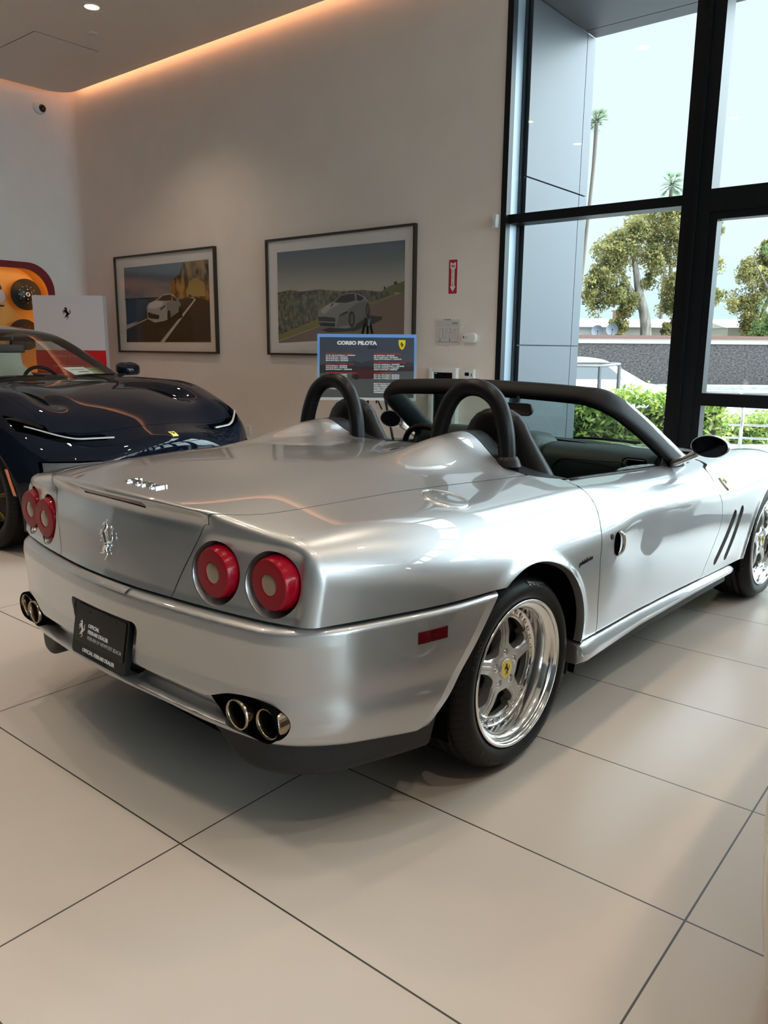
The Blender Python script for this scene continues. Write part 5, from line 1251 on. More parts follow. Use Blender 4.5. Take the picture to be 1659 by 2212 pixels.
part(MB().box((-.10, 0, -.12), (.20, .20, .02)), 'shelf_bracket', M_BLACKP, hl)
# ------------------------------------------------------------------ dark blue four-door car on the left: x forward from its front axle
M_NAVY = mat('midnight_blue_paint', (0.003, 0.005, 0.011), 0.3, 0.0, **{'Specular IOR Level': 0.0, 'Coat Weight': 1.0, 'Coat Roughness': 0.012, 'Coat IOR': 1.38})
M_CREAM = mat('cream_leather', (.78, .73, .58), .5)
M_BADGEY = mat('pale_badge_yellow', (.80, .74, .16), .3)
M_DRL = mat('lamp_blade_white', (.50, .51, .51), .25, **{'Emission Color': (1, 1, 1), 'Emission Strength': .01})
M_LAMPG = mat('grey_headlamp_glass', (.10, .10, .11), .15, **{'Coat Weight': 1.0})
M_PGLASS = glass('smoky_windscreen', (.74, .76, .72))
DC = empty('dark_car', (-5.45, 3.28, 0), .04, 'very dark blue car with a yellow nose badge, parked before the picture wall', 'car')
pz_ = Curve([(-4.2, .90), (-3.6, 1.02), (-2.5, 1.06), (-1.4, 1.08), (-.8, 1.085), (-.3, 1.065), (.1, 1.02), (.35, .96), (.55, .885), (.70, .815), (.82, .775), (.9, .75), (1.1, .72)], .05)
pe_ = Curve([(-4.2, .92), (-3.4, 1.06), (-2.2, 1.03), (-1.2, 1.06), (-.6, 1.075), (-.2, 1.07), (.05, 1.045), (.3, .965), (.48, .89), (.6, .80), (.68, .70), (.8, .56), (1.1, .4)], .04)
pw_ = Curve([(-4.3, .80), (-3.6, .97), (-3.0, 1.01), (-2.2, .97), (-1.2, .965), (-.5, .99), (.1, 1.01), (.4, .99), (.65, .93), (.85, .83), (1.1, .6)], .05)
def d_top(x, y):
    a = np.abs(y); zc, ze = pz_(x), pe_(x)
    t = zc+(ze-zc)*(a/.80)**2.2+.02*np.exp(-((a-.72)/.14)**2)*sstep((x+1.0)/.5)
    t = t-.05*np.exp(-((a-.52-.10*x)/.085)**2)*sstep((x+.75)/.25)*(1-sstep((x-.15)/.35))
    return t
def d_nose(y, z):
    a = np.abs(y); b = .945-.20*(a/.85)**2-.20*np.clip(a-.70, 0, 1)
    return b+np.interp(z, [.1, .2, .35, .50, .60, .70, .78, .9], [-.06, .0, .03, .01, -.015, -.02, -.03, -.16])
def f_dark(x, y, z):
    a = np.abs(y); w = pw_(x)-.05*np.clip((.55-z)/.35, 0, 1.5)**2-.04*np.clip((z-.7)/.35, 0, 1.5)**2
    for cx in (.12, -2.9): q = np.hypot(x-cx, z-.36); w = w+.016*np.exp(-((q-.43)/.05)**2)
    g = fillet(z-d_top(x, y), a-w, .10+.06*sstep((x+.4)/.6), 2.2)
    g = fillet(g, x-d_nose(y, z), .07, 2.1)
    g = fillet(g, -4.05-x, .12)
    return np.maximum(g, .17-z)
_P, _N, _F = surface_net(f_dark, (-4.2, -1.12, .14), (1.1, 1.12, 1.3), .021)
DK = Shell(_P, _N, _F)
EDGE = lambda y: .70-.10*(np.abs(y)/.8)**2.4
c_wh = [arch(.12, .36, .415), arch(-2.9, .36, .415)]
hoodp = DK.clips(lambda x, y, z: x+.62+.12*(np.abs(y)/.7)**2, lambda x, y, z: EDGE(y)-GAP-x, lambda x, y, z: .80-.05*x-np.abs(y), lambda x, y, z: z-.6)
panel(hoodp, 'bonnet', M_NAVY, parent=DC, depth=.02)
def drl_slit(x, y, z):
    a = np.abs(y); zz = .765+.10*sstep((a-.62)/.4); return np.where(x > .1, np.maximum(np.abs(z-zz-.012*sstep((a-.55)/.3))-.018-.028*sstep((a-.55)/.3), np.maximum(.44-a, a-.93)), 1)
def lamp_low(x, y, z):
    a = np.abs(y); return np.where(x > .2, np.maximum(np.abs(z-.600-.03*(a-.75))-.036, np.abs(a-.72)-.17), 1)
def grille(x, y, z): return np.where(x > .5, np.maximum(np.abs(z-.36)-.10, np.abs(y)-.62+.25*np.clip(.40-z, 0, 1)), 1)
bd_ = DK.clips(lambda x, y, z: np.maximum(np.maximum(x-EDGE(y)-GAP, np.abs(y)-.80+.05*x-GAP), np.maximum(-.90-x, .6-z)), *c_wh, drl_slit, lamp_low, grille,
    lambda x, y, z: np.where((np.abs(y) < .78) & (x > -3.3) & (x < -.5) & (z > .9), -1., 1.))
BD = panel(bd_, 'body', M_NAVY, parent=DC, depth=.03)
cw = DK.clips(lambda x, y, z: -.62-.12*(np.abs(y)/.7)**2-GAP-x, lambda x, y, z: x+.95, lambda x, y, z: .80-np.abs(y), lambda x, y, z: z-.9)
panel(cw, 'cowl', M_SOFT, parent=DC, depth=0)
# bonnet air outlets: dark slots in the hollows
for s in (-1, 1):
    mb = MB(); vs = []; n = 14
    for i in range(n+1):
        t = i/n; x = -.55+.80*t; y = s*(.50+.10*x+.02); w = .035*math.sin(PI*min(1, .15+.85*t))**.7+.004
        for k in (-1, 1):
            p, nn = project(f_dark, [(x, y+k*w, 1.0)]); vs.append(tuple(p[0]+nn[0]*.0025))
    mb.add(vs, [(2*i, 2*i+2, 2*i+3, 2*i+1) for i in range(n)], 0, True)
    part(mb, 'bonnet_outlet', M_VOID, DC, fixn=False)
# dark liner, wheels
mb = MB(); mb.box((-1.6, 0, .42), (4.2, 1.3, .42)); mb.box((.45, 0, .40), (.62, 1.50, .40)); mb.box((.35, 0, .66), (.56, 1.64, .22)); mb.box((.62, 0, .38), (.36, 1.3, .30)); part(mb, 'dark_inner_body', M_VOID, DC)
for cx in (.07, -2.9):
    for s in (-1, 1):
        mb = MB(); r = .372; mb.lathe([(.27, s*-.24), (.33, s*-.25), (r-.01, s*-.235), (r, s*-.21), (r, s*-.04), (r-.01, s*-.012), (.33, s*.002), (.29, s*0), (.282, s*-.012)], (0, 0, 0), 'y', 64)
        ty = part(mb, 'tyre', M_RUBBER, DC); ty.location = (cx, s*.965, r-.002)
        mb = MB(); mb.lathe([(.286, s*-.006), (.278, s*-.012), (.262, s*-.02), (.258, s*-.16)], (0, 0, 0), 'y', 56); mb.lathe([(.07, s*-.02), (.05, s*-.012), (.001, s*-.010)], (0, 0, 0), 'y', 24)
        for k in range(10):
            a = 2*PI*k/10+.2; mb.tube([(.05*math.sin(a), s*-.02, .05*math.cos(a)), (.16*math.sin(a+.05), s*-.012, .16*math.cos(a+.05)), (.268*math.sin(a), s*-.018, .268*math.cos(a))], [.018, .012, .016], 8)
        part(mb, 'rim', mat('dark_gold_rim', (.10, .078, .02), .35, .8), ty)
        mb = MB(); mb.lathe([(.20, s*-.10), (.01, s*-.10)], (0, 0, 0), 'y', 36); part(mb, 'brake_disc', M_DISC, ty)
        mb = MB(); mb.lathe([(.27, s*-.2), (.01, s*-.2)], (0, 0, 0), 'y', 24); part(mb, 'wheel_back', M_VOID, ty)
# lamps, badge, marker
for s in (-1, 1):
    mb = MB(); vs = []; n = 16
    for i in range(n+1):
        a = .455+.45*i/n; zz = .765+.10*float(sstep(np.array((a-.62)/.4))); xx = float(d_nose(np.array([a]), np.array([zz]))[0])
        p, nn = project(f_dark, [(xx, s*a, zz)])
        for dz in (-.0045, .0045): vs.append((p[0][0]-.012, p[0][1], zz+.002+dz))
        for dz in (.0045, -.0045): vs.append((p[0][0]-.03, p[0][1], zz+.002+dz))
    fs = []
    for i in range(n):
        for k in range(4): fs.append((4*i+k, 4*i+(k+1) % 4, 4*i+4+(k+1) % 4, 4*i+4+k))
    part(MB().add(vs, fs, 0, False), 'running_light', M_DRL, DC, 'white light blade in a dark slit')
    mb = MB(); vs = []; n = 10
    for i in range(n+1):
        a = .56+.32*i/n
        for j, dz in enumerate((-.032, .032)):
            z = .600+.03*(a-.75)+dz; p, nn = project(f_dark, [(float(d_nose(np.array([a]), np.array([z]))[0]), s*a, z)]); vs.append(tuple(p[0]-nn[0]*.010))
    part(MB().add(vs, [(2*i, 2*i+2, 2*i+3, 2*i+1) for i in range(n)], 0, True), 'headlamp', M_LAMPG, DC, 'grey glazed headlamp')
    mb = MB(); vs, fs = slab_grid(.03, .17, .004, 2, 8); on_surface(mb, f_dark, vs, fs, (.475, s*.98, .50), (1, 0, 0), (-.25, 0, 1)); part(mb, 'orange_side_marker', mat('orange_reflector', (.75, .16, .02), .25, **{'Coat Weight': 1.0}), DC)
mb = MB(); vs, fs = slab_grid(.046, .062, .003, 4, 4); on_surface(mb, f_dark, vs, fs, (.86, 0, .765), (0, 1, 0), (-.6, 0, 1))
hb = MB(); horse_flat(hb, Matrix.Translation((0, .003, 0)), .044); on_surface(mb, f_dark, hb.v, hb.f, (.86, 0, .765), (0, 1, 0), (-.6, 0, 1), mi=1, lift=.0036)
part(mb, 'nose_badge', [M_BADGEY, M_INK], DC, 'yellow rectangular nose badge with a black horse', fixn=False)
mb = MB(); mb.box((.80, 0, .36), (.05, 1.2, .20)); part(mb, 'grille_mesh', M_VOID, DC)
# cabin
rz_ = Curve([(-4.1, 1.05), (-3.7, 1.22), (-3.2, 1.42), (-2.6, 1.525), (-2.1, 1.545), (-1.7, 1.53), (-1.45, 1.495), (-1.2, 1.395), (-.95, 1.27), (-.62, 1.095), (-.3, .93)], .05)
def f_cab(x, y, z):
    a = np.abs(y); w = .83-.50*np.clip(z-1.03, 0, 1)-.10*np.clip(-2.6-x, 0, 2); zt = rz_(x+.14*(a/.7)**2)-.05*(a/.6)**2.2*sstep((-x-1.2)/.5)
    return fillet(z-zt, a-w, .10, 2.2)
_P, _N, _F = surface_net(f_cab, (-4.1, -.95, 1.0), (-.3, .95, 1.65), .024)
CB = Shell(_P, _N, _F).clip(lambda x, y, z: z-1.03)
def ws(x, y, z):  # inside the windscreen outline
    a = np.abs(y); return np.minimum(np.minimum(x+.14*(a/.7)**2+1.42, 1.0+z*0), np.minimum(.745-.52*np.clip(z-1.05, 0, 1)-a, z-1.075))
def sw(x, y, z): return np.minimum(np.minimum(-x-1.30-.0-1.05*(z-1.03)*-1+(-.35), x+3.3+1.3*(z-1.03)), np.minimum(1.40-z, np.minimum(z-1.075, np.abs(y)-.4)))
def sidewin(x, y, z):
    front = -(x+.92+2.05*(z-1.07)); back = x+3.45-1.4*(z-1.07); return np.minimum(np.minimum(front, back), np.minimum(np.minimum(1.41-z, z-1.085), np.abs(y)-.5))
skin = CB.clips(lambda x, y, z: -ws(x, y, z), lambda x, y, z: -sidewin(x, y, z))
panel(skin, 'roof', mat('dark_roof_paint', (.010, .010, .011), .18, **{'Coat Weight': 1.0, 'Coat Roughness': .015}), parent=DC, depth=.03)
panel(CB.clip(ws), 'windscreen', M_PGLASS, parent=DC, depth=0); panel(CB.clip(sidewin), 'side_windows', M_PGLASS, parent=DC, depth=0)
for s in (-1, 1):
    for x0, nm in ((-1.95, 'front_seat'), (-2.95, 'rear_seat')):
        mb = MB(); rings = []
        for z, hw, hd, dx in ((.62, .26, .09, .12), (.85, .27, .09, .03), (1.03, .25, .08, -.05), (1.12, .19, .06, -.08), (1.18, .14, .05, -.09), (1.30, .13, .05, -.10), (1.345, .10, .035, -.10), (1.352, .02, .01, -.10)):
            rings.append([(x0+dx+hd*math.copysign(abs(math.sin(a))**.75, math.sin(a)), s*.40+hw*math.copysign(abs(math.cos(a))**.75, math.cos(a)), z) for a in [2*PI*k/24 for k in range(24)]])
        mb.loft(rings); part(mb, nm, M_CREAM, DC)
mb = MB(); mb.loft([[(-.74, y, 1.07), (-.95, y, 1.105), (-1.15, y, 1.10), (-1.26, y, 1.04), (-1.32, y, .95), (-1.28, y, .80), (-.74, y, .8)] for y in (-.74, 0, .74)], smooth=False); part(mb, 'dashboard', M_SOFT, DC)
mb = MB(); mb.box((-2.1, 0, .66), (2.6, 1.5, .04)); part(mb, 'cabin_floor', M_VOID, DC)
mb = MB(); c = Vector((-1.42, .38, 1.00)); tl = math.radians(68)
mb.tube([tuple(c+Vector((-.175*math.sin(a)*math.cos(tl), .175*math.cos(a), .175*math.sin(a)*math.sin(tl)))) for a in [2*PI*k/36 for k in range(36)]], .016, 8, closed=True); mb.box((-1.40, .38, 1.0), (.05, .30, .05)); mb.box((-1.40, .38, .95), (.05, .05, .18)); part(mb, 'steering_wheel', M_SOFT, DC)
mb = MB(); mb.box((-1.22, 0, 1.325), (.03, .24, .07), bev=.012); mb.tube([(-1.21, 0, 1.36), (-1.18, 0, 1.42)], .012, 8); part(mb, 'rear_view_mirror', M_BLACKP, DC)
mb = MB()
for y0, y1 in ((-.62, -.02), (.10, .62)): mb.tube([(-.66, y0, 1.10), (-.69, (y0+y1)/2, 1.118), (-.70, y1, 1.115)], .008, 6)
part(mb, 'wipers', M_INK, DC)
for s in (-1, 1):
    mb = MB(); mb.loft([[(-1.08+d, s*1.03+p[0]*k, 1.145+p[1]*k-.1*d) for p in rrect(.21, .115, .045)] for d, k in ((-.04, .90), (-.03, 1), (.02, 1), (.07, .85), (.10, .5), (.105, .1))]); mb.tube([(-1.03, s*.96, 1.105), (-1.02, s*.86, 1.075)], .022, 8, squash=(1.5, .8)); part(mb, 'door_mirror', M_NAVY, DC, sharp=50)
# papers lying on the dash
for nm, lab, xy, rz, sz, m in (('paper_card', 'white printed card lying behind the dark car windscreen', (-.93, .44), .25, (.16, .24), flatm((235, 235, 235), .5)), ('window_sticker', 'pale green paper lying beside the white card behind the windscreen', (-.98, .655), .2, (.15, .15), flatm((178, 186, 120), .5))):
    z = 1.140 if nm == 'paper_card' else 1.135
    w = Matrix.Translation((-5.45, 3.28, 0)) @ Matrix.Rotation(.04, 4, 'Z') @ Vector((xy[0], xy[1], z))
    t = empty(nm, tuple(w), rz, lab, 'paper'); t.rotation_euler = (0, .38, rz)
    part(MB().box((0, 0, 0), (sz[0], sz[1], .002)), 'sheet', m, t)
    mb = MB(); mb.box((.02, .03, .0013), (.02, .12, .0006)); mb.box((-.03, .0, .0013), (.012, .16, .0006)); part(mb, 'print', flatm((120, 120, 122), .5), t)
# ------------------------------------------------------------------ outside
M_ASPH = noise_color(mat('asphalt', (.20, .21, .23), .8), (.19, .20, .22), (.25, .26, .285), 5, 5)
M_PAVE = noise_color(mat('pale_paving', (.45, .43, .41), .8), (.26, .25, .24), (.34, .33, .31), 4, 4)
M_STEEL = mat('brushed_handrail_steel', (.62, .62, .62), .3, 1.0)
M_BARK = noise_color(mat('pale_bark', (.30, .25, .20), .9), (.12, .10, .08), (.30, .26, .22), 6, 5, stretch=(1, 1, .25), bump=.4)
M_IVY = noise_color(mat('dry_ivy_wall', (.05, .045, .05), .95), (.028, .024, .025), (.105, .09, .086), 13, 8, .36, .66, (.7, .7, 1.3), bump=.6)
def leafmat(name, a, b, sc=1.3):
    m = mat(name, a, .45, **{'Subsurface Weight': 0.0}); noise_color(m, a, b, sc, 2, .35, .65); nt = m.node_tree; p = nt.nodes['Principled BSDF']
    p.inputs['Transmission Weight'].default_value = 0.0
    o = nt.nodes['Material Output']; tr = nt.nodes.new('ShaderNodeBsdfTranslucent'); ad = nt.nodes.new('ShaderNodeMixShader'); ad.inputs[0].default_value = .45
    nt.links.new(p.inputs['Base Color'].links[0].from_socket, tr.inputs[0]); nt.links.new(p.outputs[0], ad.inputs[1]); nt.links.new(tr.outputs[0], ad.inputs[2]); nt.links.new(ad.outputs[0], o.inputs[0]); return m
M_LF1 = leafmat('olive_tree_leaves', (.10, .115, .035), (.42, .36, .13), 2.2)
M_LF2 = leafmat('green_tree_leaves', (.06, .11, .035), (.27, .36, .13), 2.2)
M_LFH = leafmat('hedge_leaves', (.10, .20, .025), (.48, .54, .15), 9)
M_PALM = leafmat('palm_leaves', (.06, .11, .05), (.16, .24, .11), .5)
structure(MB().box((-4, 6.4+4.0, -.13), (60, 8.0, .10)), 'floor_outer', M_PAVE)
tag(MB().box((-10, 52.9, -.30), (160, 80, .10)).build('road', M_ASPH), 'grey asphalt road between the hedge and the ivy wall', 'road')
wd = Vector((6.41, 5.26, 0)).normalized(); wr = math.atan2(wd.y, wd.x); wc = Vector((-15.56, 32.25, 0))+wd*4
mb = MB(); mb.box((0, .3, .74), (60, .6, 1.96)); o = tag(mb.build('retaining_wall', M_IVY), 'long dark ivy covered retaining wall across the road', 'wall'); o.location = (wc.x, wc.y, 0); o.rotation_euler = (0, 0, wr)
part(MB().box((0, .28, 1.74), (60, .66, .24)), 'wall_band', mat('pale_concrete_band', (.40, .34, .30), .8), o); part(MB().box((0, .28, 1.91), (60, .80, .12)), 'wall_cap', mat('brown_wall_cap', (.16, .075, .055), .7), o)
def place(o, D):
    return o
mb = MB(); mb.box((0, -1.2, -.17), (60, 1.6, .16)); k_ = tag(mb.build('kerb', M_PAVE), 'pale kerb strip at the foot of the ivy wall', 'kerb'); k_.location = (wc.x, wc.y, 0); k_.rotation_euler = (0, 0, wr)
# raised ground behind the wall
tag(MB().box((-30, 75, .6), (160, 70, 2.0)).build('raised_ground', noise_color(mat('dry_ground', (.3, .28, .2), .9), (.25, .23, .16), (.38, .35, .26), .5, 3)), 'raised dry ground behind the ivy wall with the trees and houses', 'ground')
def leaves(mb, pts, size, up=.4, mi=0, seed=1, narrow=.5):
    r = np.random.default_rng(seed); p = np.array(pts); n = len(p)
    nz = lambda v: v/np.maximum(np.linalg.norm(v, axis=1, keepdims=True), 1e-9)
    d = nz(r.normal(size=(n, 3))*np.array([1, 1, .8])+np.array([0, 0, up])); e = nz(np.cross(d, r.normal(size=(n, 3)))); q = np.cross(d, e); s = size*r.uniform(.6, 1.3, (n, 1))
    V = np.stack([p-e*s, p+q*s*narrow, p+e*s, p-q*s*narrow], 1).reshape(-1, 3); b = len(mb.v)
    mb.v += [tuple(x) for x in V.tolist()]; mb.f += [[b+4*i, b+4*i+1, b+4*i+2, b+4*i+3] for i in range(n)]; mb.m += [mi]*n; mb.sm += [False]*n
def crown_pts(blobs, n, seed, sub=22):
    """tufts of leaves scattered over the skin of a few large masses, with drooping lower tips"""
    r = np.random.default_rng(seed); B_ = np.array(blobs); w = B_[:, 3]**2; tf = []
    for k in r.choice(len(B_), size=len(B_)*sub, p=w/w.sum()):
        v = r.normal(size=3); v /= np.linalg.norm(v); b = B_[k]; tf.append([*(b[:3]+v*b[3]*r.uniform(.25, 1.0)*np.array([1, 1, .9])), b[3]*r.uniform(.28, .5)])
    T = np.array(tf); k = r.integers(0, len(T), n); v = r.normal(size=(n, 3)); v /= np.linalg.norm(v, axis=1, keepdims=True)
    v[:, 2] *= np.where(v[:, 2] < 0, 1.5, .8)
    return T[k, :3]+v*T[k, 3:]*(r.random((n, 1))**.45)
def tree(loc, label, trunk, blobs, n, size, lm, seed):
    t = empty('tree', loc, 0, label, 'tree', None); mb = MB()
    for pts in trunk: mb.tube(crom([p[:3] for p in pts], 4), [.8*q for q in np.interp(np.linspace(0, len(pts)-1, (len(pts)-1)*4+1), range(len(pts)), [p[3] for p in pts])], 9)
    part(mb, 'trunk', M_BARK, t)
    mb = MB(); leaves(mb, crown_pts(blobs, n, seed), size, seed=seed); part(mb, 'foliage', lm, t, fixn=False)
rv = Vector((wd.x, wd.y, 0))
def B(u, v, z, r): p = rv*u+Vector((-rv.y, rv.x, 0))*v; return (p.x, p.y, z, r)
tree((-15.7, 40.1, 1.5), 'big spreading olive green tree with a pale leaning trunk behind the ivy wall',
    [[B(.2, 0, 0, .38), B(.05, 0, 1.4, .33), B(-.35, 0, 2.7, .26), B(-.6, 0, 3.8, .18), B(-.9, .2, 5.2, .08)], [B(-.05, 0, 1.7, .24), B(-1.0, .1, 3.2, .15), B(-1.8, 0, 4.6, .06)], [B(1.6, .2, 0, .26), B(1.9, .1, 1.8, .2), B(2.4, 0, 3.4, .13), B(2.9, 0, 4.8, .06)], [B(1.8, .1, 1.6, .15), B(1.2, 0, 3.5, .12), B(1.0, 0, 5.6, .06)]],
    [B(-2.2, 0, 3.4, 1.0), B(-2.6, 0, 2.4, .8), B(-1.6, .2, 4.8, 1.15), B(-1.3, -.2, 2.6, .85), B(-1.2, 0, 1.0, .55), B(-.3, .3, 5.9, 1.1), B(.3, 0, 4.4, 1.0), B(1.0, .2, 6.3, 1.05), B(1.5, -.2, 3.0, .9), B(2.0, .2, 5.2, 1.1), B(2.7, 0, 4.0, .9), B(2.9, 0, 5.9, .7), B(1.5, 0, 1.3, .55), B(3.2, 0, 2.4, .8), B(-1.1, 0, 1.9, .6), B(-1.15, 0, .5, .42), B(1.35, 0, .6, .5), B(1.5, 0, 2.0, .7), B(-2.9, 0, 3.0, .5), B(.2, .1, 3.4, .6)], 52000, .074, M_LF1, 3)
tree((-11.3, 45.5, 1.5), 'yellow green tree filling the pane right of the black mullion',
    [[B(0, 0, 0, .22), B(-.2, 0, 1.6, .16), B(.3, 0, 3.2, .1), B(.7, 0, 4.9, .04)], [B(-.1, 0, 1.2, .12), B(-1.0, 0, 2.8, .06)]],
    [B(-1.0, 0, 2.2, 1.0), B(-.9, 0, 3.9, .9), B(.2, .3, 4.8, .9), B(.4, 0, 3.0, 1.0), B(.8, 0, 5.5, .55), B(-.6, 0, 1.2, .9), B(-.3, 0, 5.3, .5)], 22000, .068, M_LF1, 5)
tree((-9.6, 41.2, 1.5), 'fresh green tree with bare upper twigs behind the ivy wall',
    [[B(0, 0, 0, .2), B(.1, 0, 2.0, .15), B(-.2, 0, 3.8, .09), B(-.5, 0, 6.3, .02)], [B(.1, 0, 1.6, .10), B(-.9, 0, 3.0, .05), B(-1.6, 0, 4.2, .015)], [B(0, 0, 2.4, .09), B(-.7, 0, 4.6, .03), B(-.6, 0, 5.9, .012)], [B(0, 0, 2, .08), B(.8, 0, 4.6, .02)]],
    [B(.5, 0, 3.6, 1.1), B(-.2, 0, 4.6, .75), B(.9, 0, 5.0, .9), B(.2, 0, 2.2, 1.0), B(-.9, .2, .9, .75), B(1.5, 0, 2.0, 1.2), B(-.4, 0, 1.0, .7)], 15000, .068, M_LF2, 8)
def palm(loc, h, r, label, seed, lean=.9):
    t = empty('palm_tree', loc, 0, label, 'palm tree'); rr = random.Random(seed)
    part(MB().tube(crom([(-lean, 0, 0), (-lean*.5, 0, h*.4), (0, 0, h*.8), (.05, 0, h)], 5), [.20]*6+[.17]*5+[.19]*5, 8), 'trunk', mat('palm_bark', (.12, .10, .085), .9), t)
    mb = MB()
    for k in range(34):
        az = rr.uniform(0, 2*PI); el = rr.uniform(-.9, 1.25); L_ = r*rr.uniform(.75, 1.1)
        d = Vector((math.cos(az)*math.cos(el), math.sin(az)*math.cos(el), math.sin(el))); c = Vector((.05, 0, h)); q = c+d*L_*.55; sd = d.cross(Vector((0, 0, 1))).normalized() if abs(d.z) < .98 else Vector((1, 0, 0))
        for j in range(9):
            f = (j-4)/4; tip = q+(d*math.cos(f*1.0)+sd*math.sin(f*1.0))*L_*.5-Vector((0, 0, .12*L_)); w_ = sd*.05*L_+Vector((0, 0, .02)); mb.add([q-w_*.6, q+w_*.6, tip], [(0, 1, 2)])
        mb.tube([tuple(c), tuple(q)], .03, 4)
    part(mb, 'fronds', M_PALM, t, fixn=False)
palm((-33.2, 70.3, 1.6), 19.6, 1.35, 'tall thin palm tree beside the outdoor panel wall', 2)
palm((-31.2, 84.3, 1.6), 16.2, 1.6, 'shorter palm tree above the big olive tree', 4, 0)
# houses behind the wall, satellite dishes
M_ROOFP = mat('pale_roof', (.55, .55, .56), .7); M_HOUSE = mat('pale_house_wall', (.52, .50, .46), .8)
for loc, w_, d_, hz, rz, m, lab in (((-19.2, 42.8, 0), 9, 6, 2.55, wr, M_ROOFP, 'pale low house roof behind the satellite dishes'), ((-15.6, 60.2, 0), 9, 6, 3.0, wr, mat('tile_roof', (.38, .27, .22), .8), 'brown roofed house between the tree trunks'), ((-11.5, 50.5, 0), 9, 6, 2.6, wr, M_ROOFP, 'white roofed house behind the yellow green tree')):
    t = empty('house', loc, rz, lab, 'house'); part(MB().box((0, 0, hz/2), (w_, d_, hz)), 'wall', M_HOUSE, t)
    part(MB().add([(-w_/2-.3, -d_/2-.4, hz-.05), (w_/2+.3, -d_/2-.4, hz-.05), (w_/2+.3, 0, hz+.5), (-w_/2-.3, 0, hz+.5), (-w_/2-.3, d_/2+.4, hz-.05), (w_/2+.3, d_/2+.4, hz-.05)], [(0, 1, 2, 3), (3, 2, 5, 4), (0, 3, 4), (1, 5, 2)]), 'roof', m, t)
    part(MB().box((1.0, .2, hz+.55), (.5, .5, .7)).box((1.0, .2, hz+.93), (.66, .66, .06)), 'chimney', mat('brick_chimney', (.30, .14, .10), .8), t)
for x, y, z, lab in ((-15.77, 34.79, 2.18, 'grey satellite dish nearer the outdoor panel wall'), (-15.25, 35.2, 2.26, 'grey satellite dish nearer the big tree trunk')):
    t = empty('satellite_dish', (x, y, z), math.radians(-60), lab, 'satellite dish'); mb = MB(); mb.lathe([(.27, .075), (.255, .068), (.18, .03), (.09, .007), (.001, 0)], (0, 0, 0), 'x', 24)
    d = part(mb, 'dish', mat('grey_dish', (.16, .17, .19), .5), t); part(MB().tube([(0, 0, 0), (-.1, 0, -.1), (-.1, 0, -.5)], .025, 6), 'mast', M_VAL, t); part(MB().tube([(.02, 0, -.3), (.24, 0, -.02)], .012, 5).sphere((.25, 0, 0), .03), 'feed_arm', M_VAL, t)
# hedges
def hedge(p0, p1, w_, h, n, label, size=.055, seed=1, m=M_LFH):
    a, b = Vector(p0), Vector(p1); L_ = (b-a).length; rz = math.atan2(b.y-a.y, b.x-a.x); r = random.Random(seed); c = (a+b)/2
    t = empty('hedge', (c.x, c.y, c.z), rz, label, 'hedge')
    part(MB().box((0, 0, h*.42), (L_*.97, w_*.8, h*.80)), 'branches', mat('hedge_core', (.016, .026, .010), .9), t)
    pts = []
    for _ in range(n):
        f = r.random(); x = r.uniform(-L_/2, L_/2)
        if f < .45: y = -w_/2+r.gauss(.0, .05); z = r.uniform(.02, h)
        elif f < .9: y = r.uniform(-w_/2, w_/2); z = h-.10+abs(r.gauss(0, .07))+.05*math.sin(x*5)+.03*math.sin(x*13)
        else: x = r.choice((-1, 1))*L_/2+r.gauss(0, .05); y = r.uniform(-w_/2, w_/2); z = r.uniform(0, h)
        pts.append((x, y, z))
    mb = MB(); leaves(mb, pts, size, .9, seed=seed, narrow=.42); part(mb, 'leaves', m, t, fixn=False)
hedge((-4.9, 8.75, -.08), (-3.03, 10.2, -.08), .9, .86, 7000, 'tall bright green hedge close outside the window', .046, 3)
hedge((-4.2, 13.2, -.10), (-1.0, 15.8, -.10), 1.0, .40, 6000, 'low clipped hedge beyond the steel handrail', .045, 6)
# steel handrail
t = empty('handrail', (-3.07, 11.7, -.08), math.atan2(5.26, 6.41)-.35, 'stainless steel handrail with two rails beyond the hedge', 'railing')
for x in (0, 2.2): part(MB().tube([(x, 0, 0), (x, 0, .84)], .024, 10).tube([(x, 0, .84), (x-.10, -.02, .86)], .018, 8), 'post', M_STEEL, t)
for z in (.24, .42, .86): part(MB().tube([(-.75, 0, z), (2.4, 0, z)], .021 if z > .5 else .016, 10), 'rail', M_STEEL, t)
# dark pipe guard
t = empty('pipe_guard', (-5.15, 11.55, -.08), wr, 'dark steel pipe guard frame behind the hedge', 'guard frame')
mb = MB()
for x, y in ((0, 0), (.31, .05), (-1.2, 0), (-1.0, .9), (.25, .9)): mb.tube([(x, y, 0), (x, y, 1.19)], .030, 8)
part(mb, 'posts', mat('weathered_dark_pipe', (.035, .035, .037), .6), t)
part(MB().tube([(-1.25, 0, 1.19), (.02, 0, 1.19), (.31, .05, 1.22), (.25, .9, 1.22), (-1.0, .9, 1.2)], .022, 8), 'top_rails', mat('pale_pipe', (.16, .16, .16), .6), t)
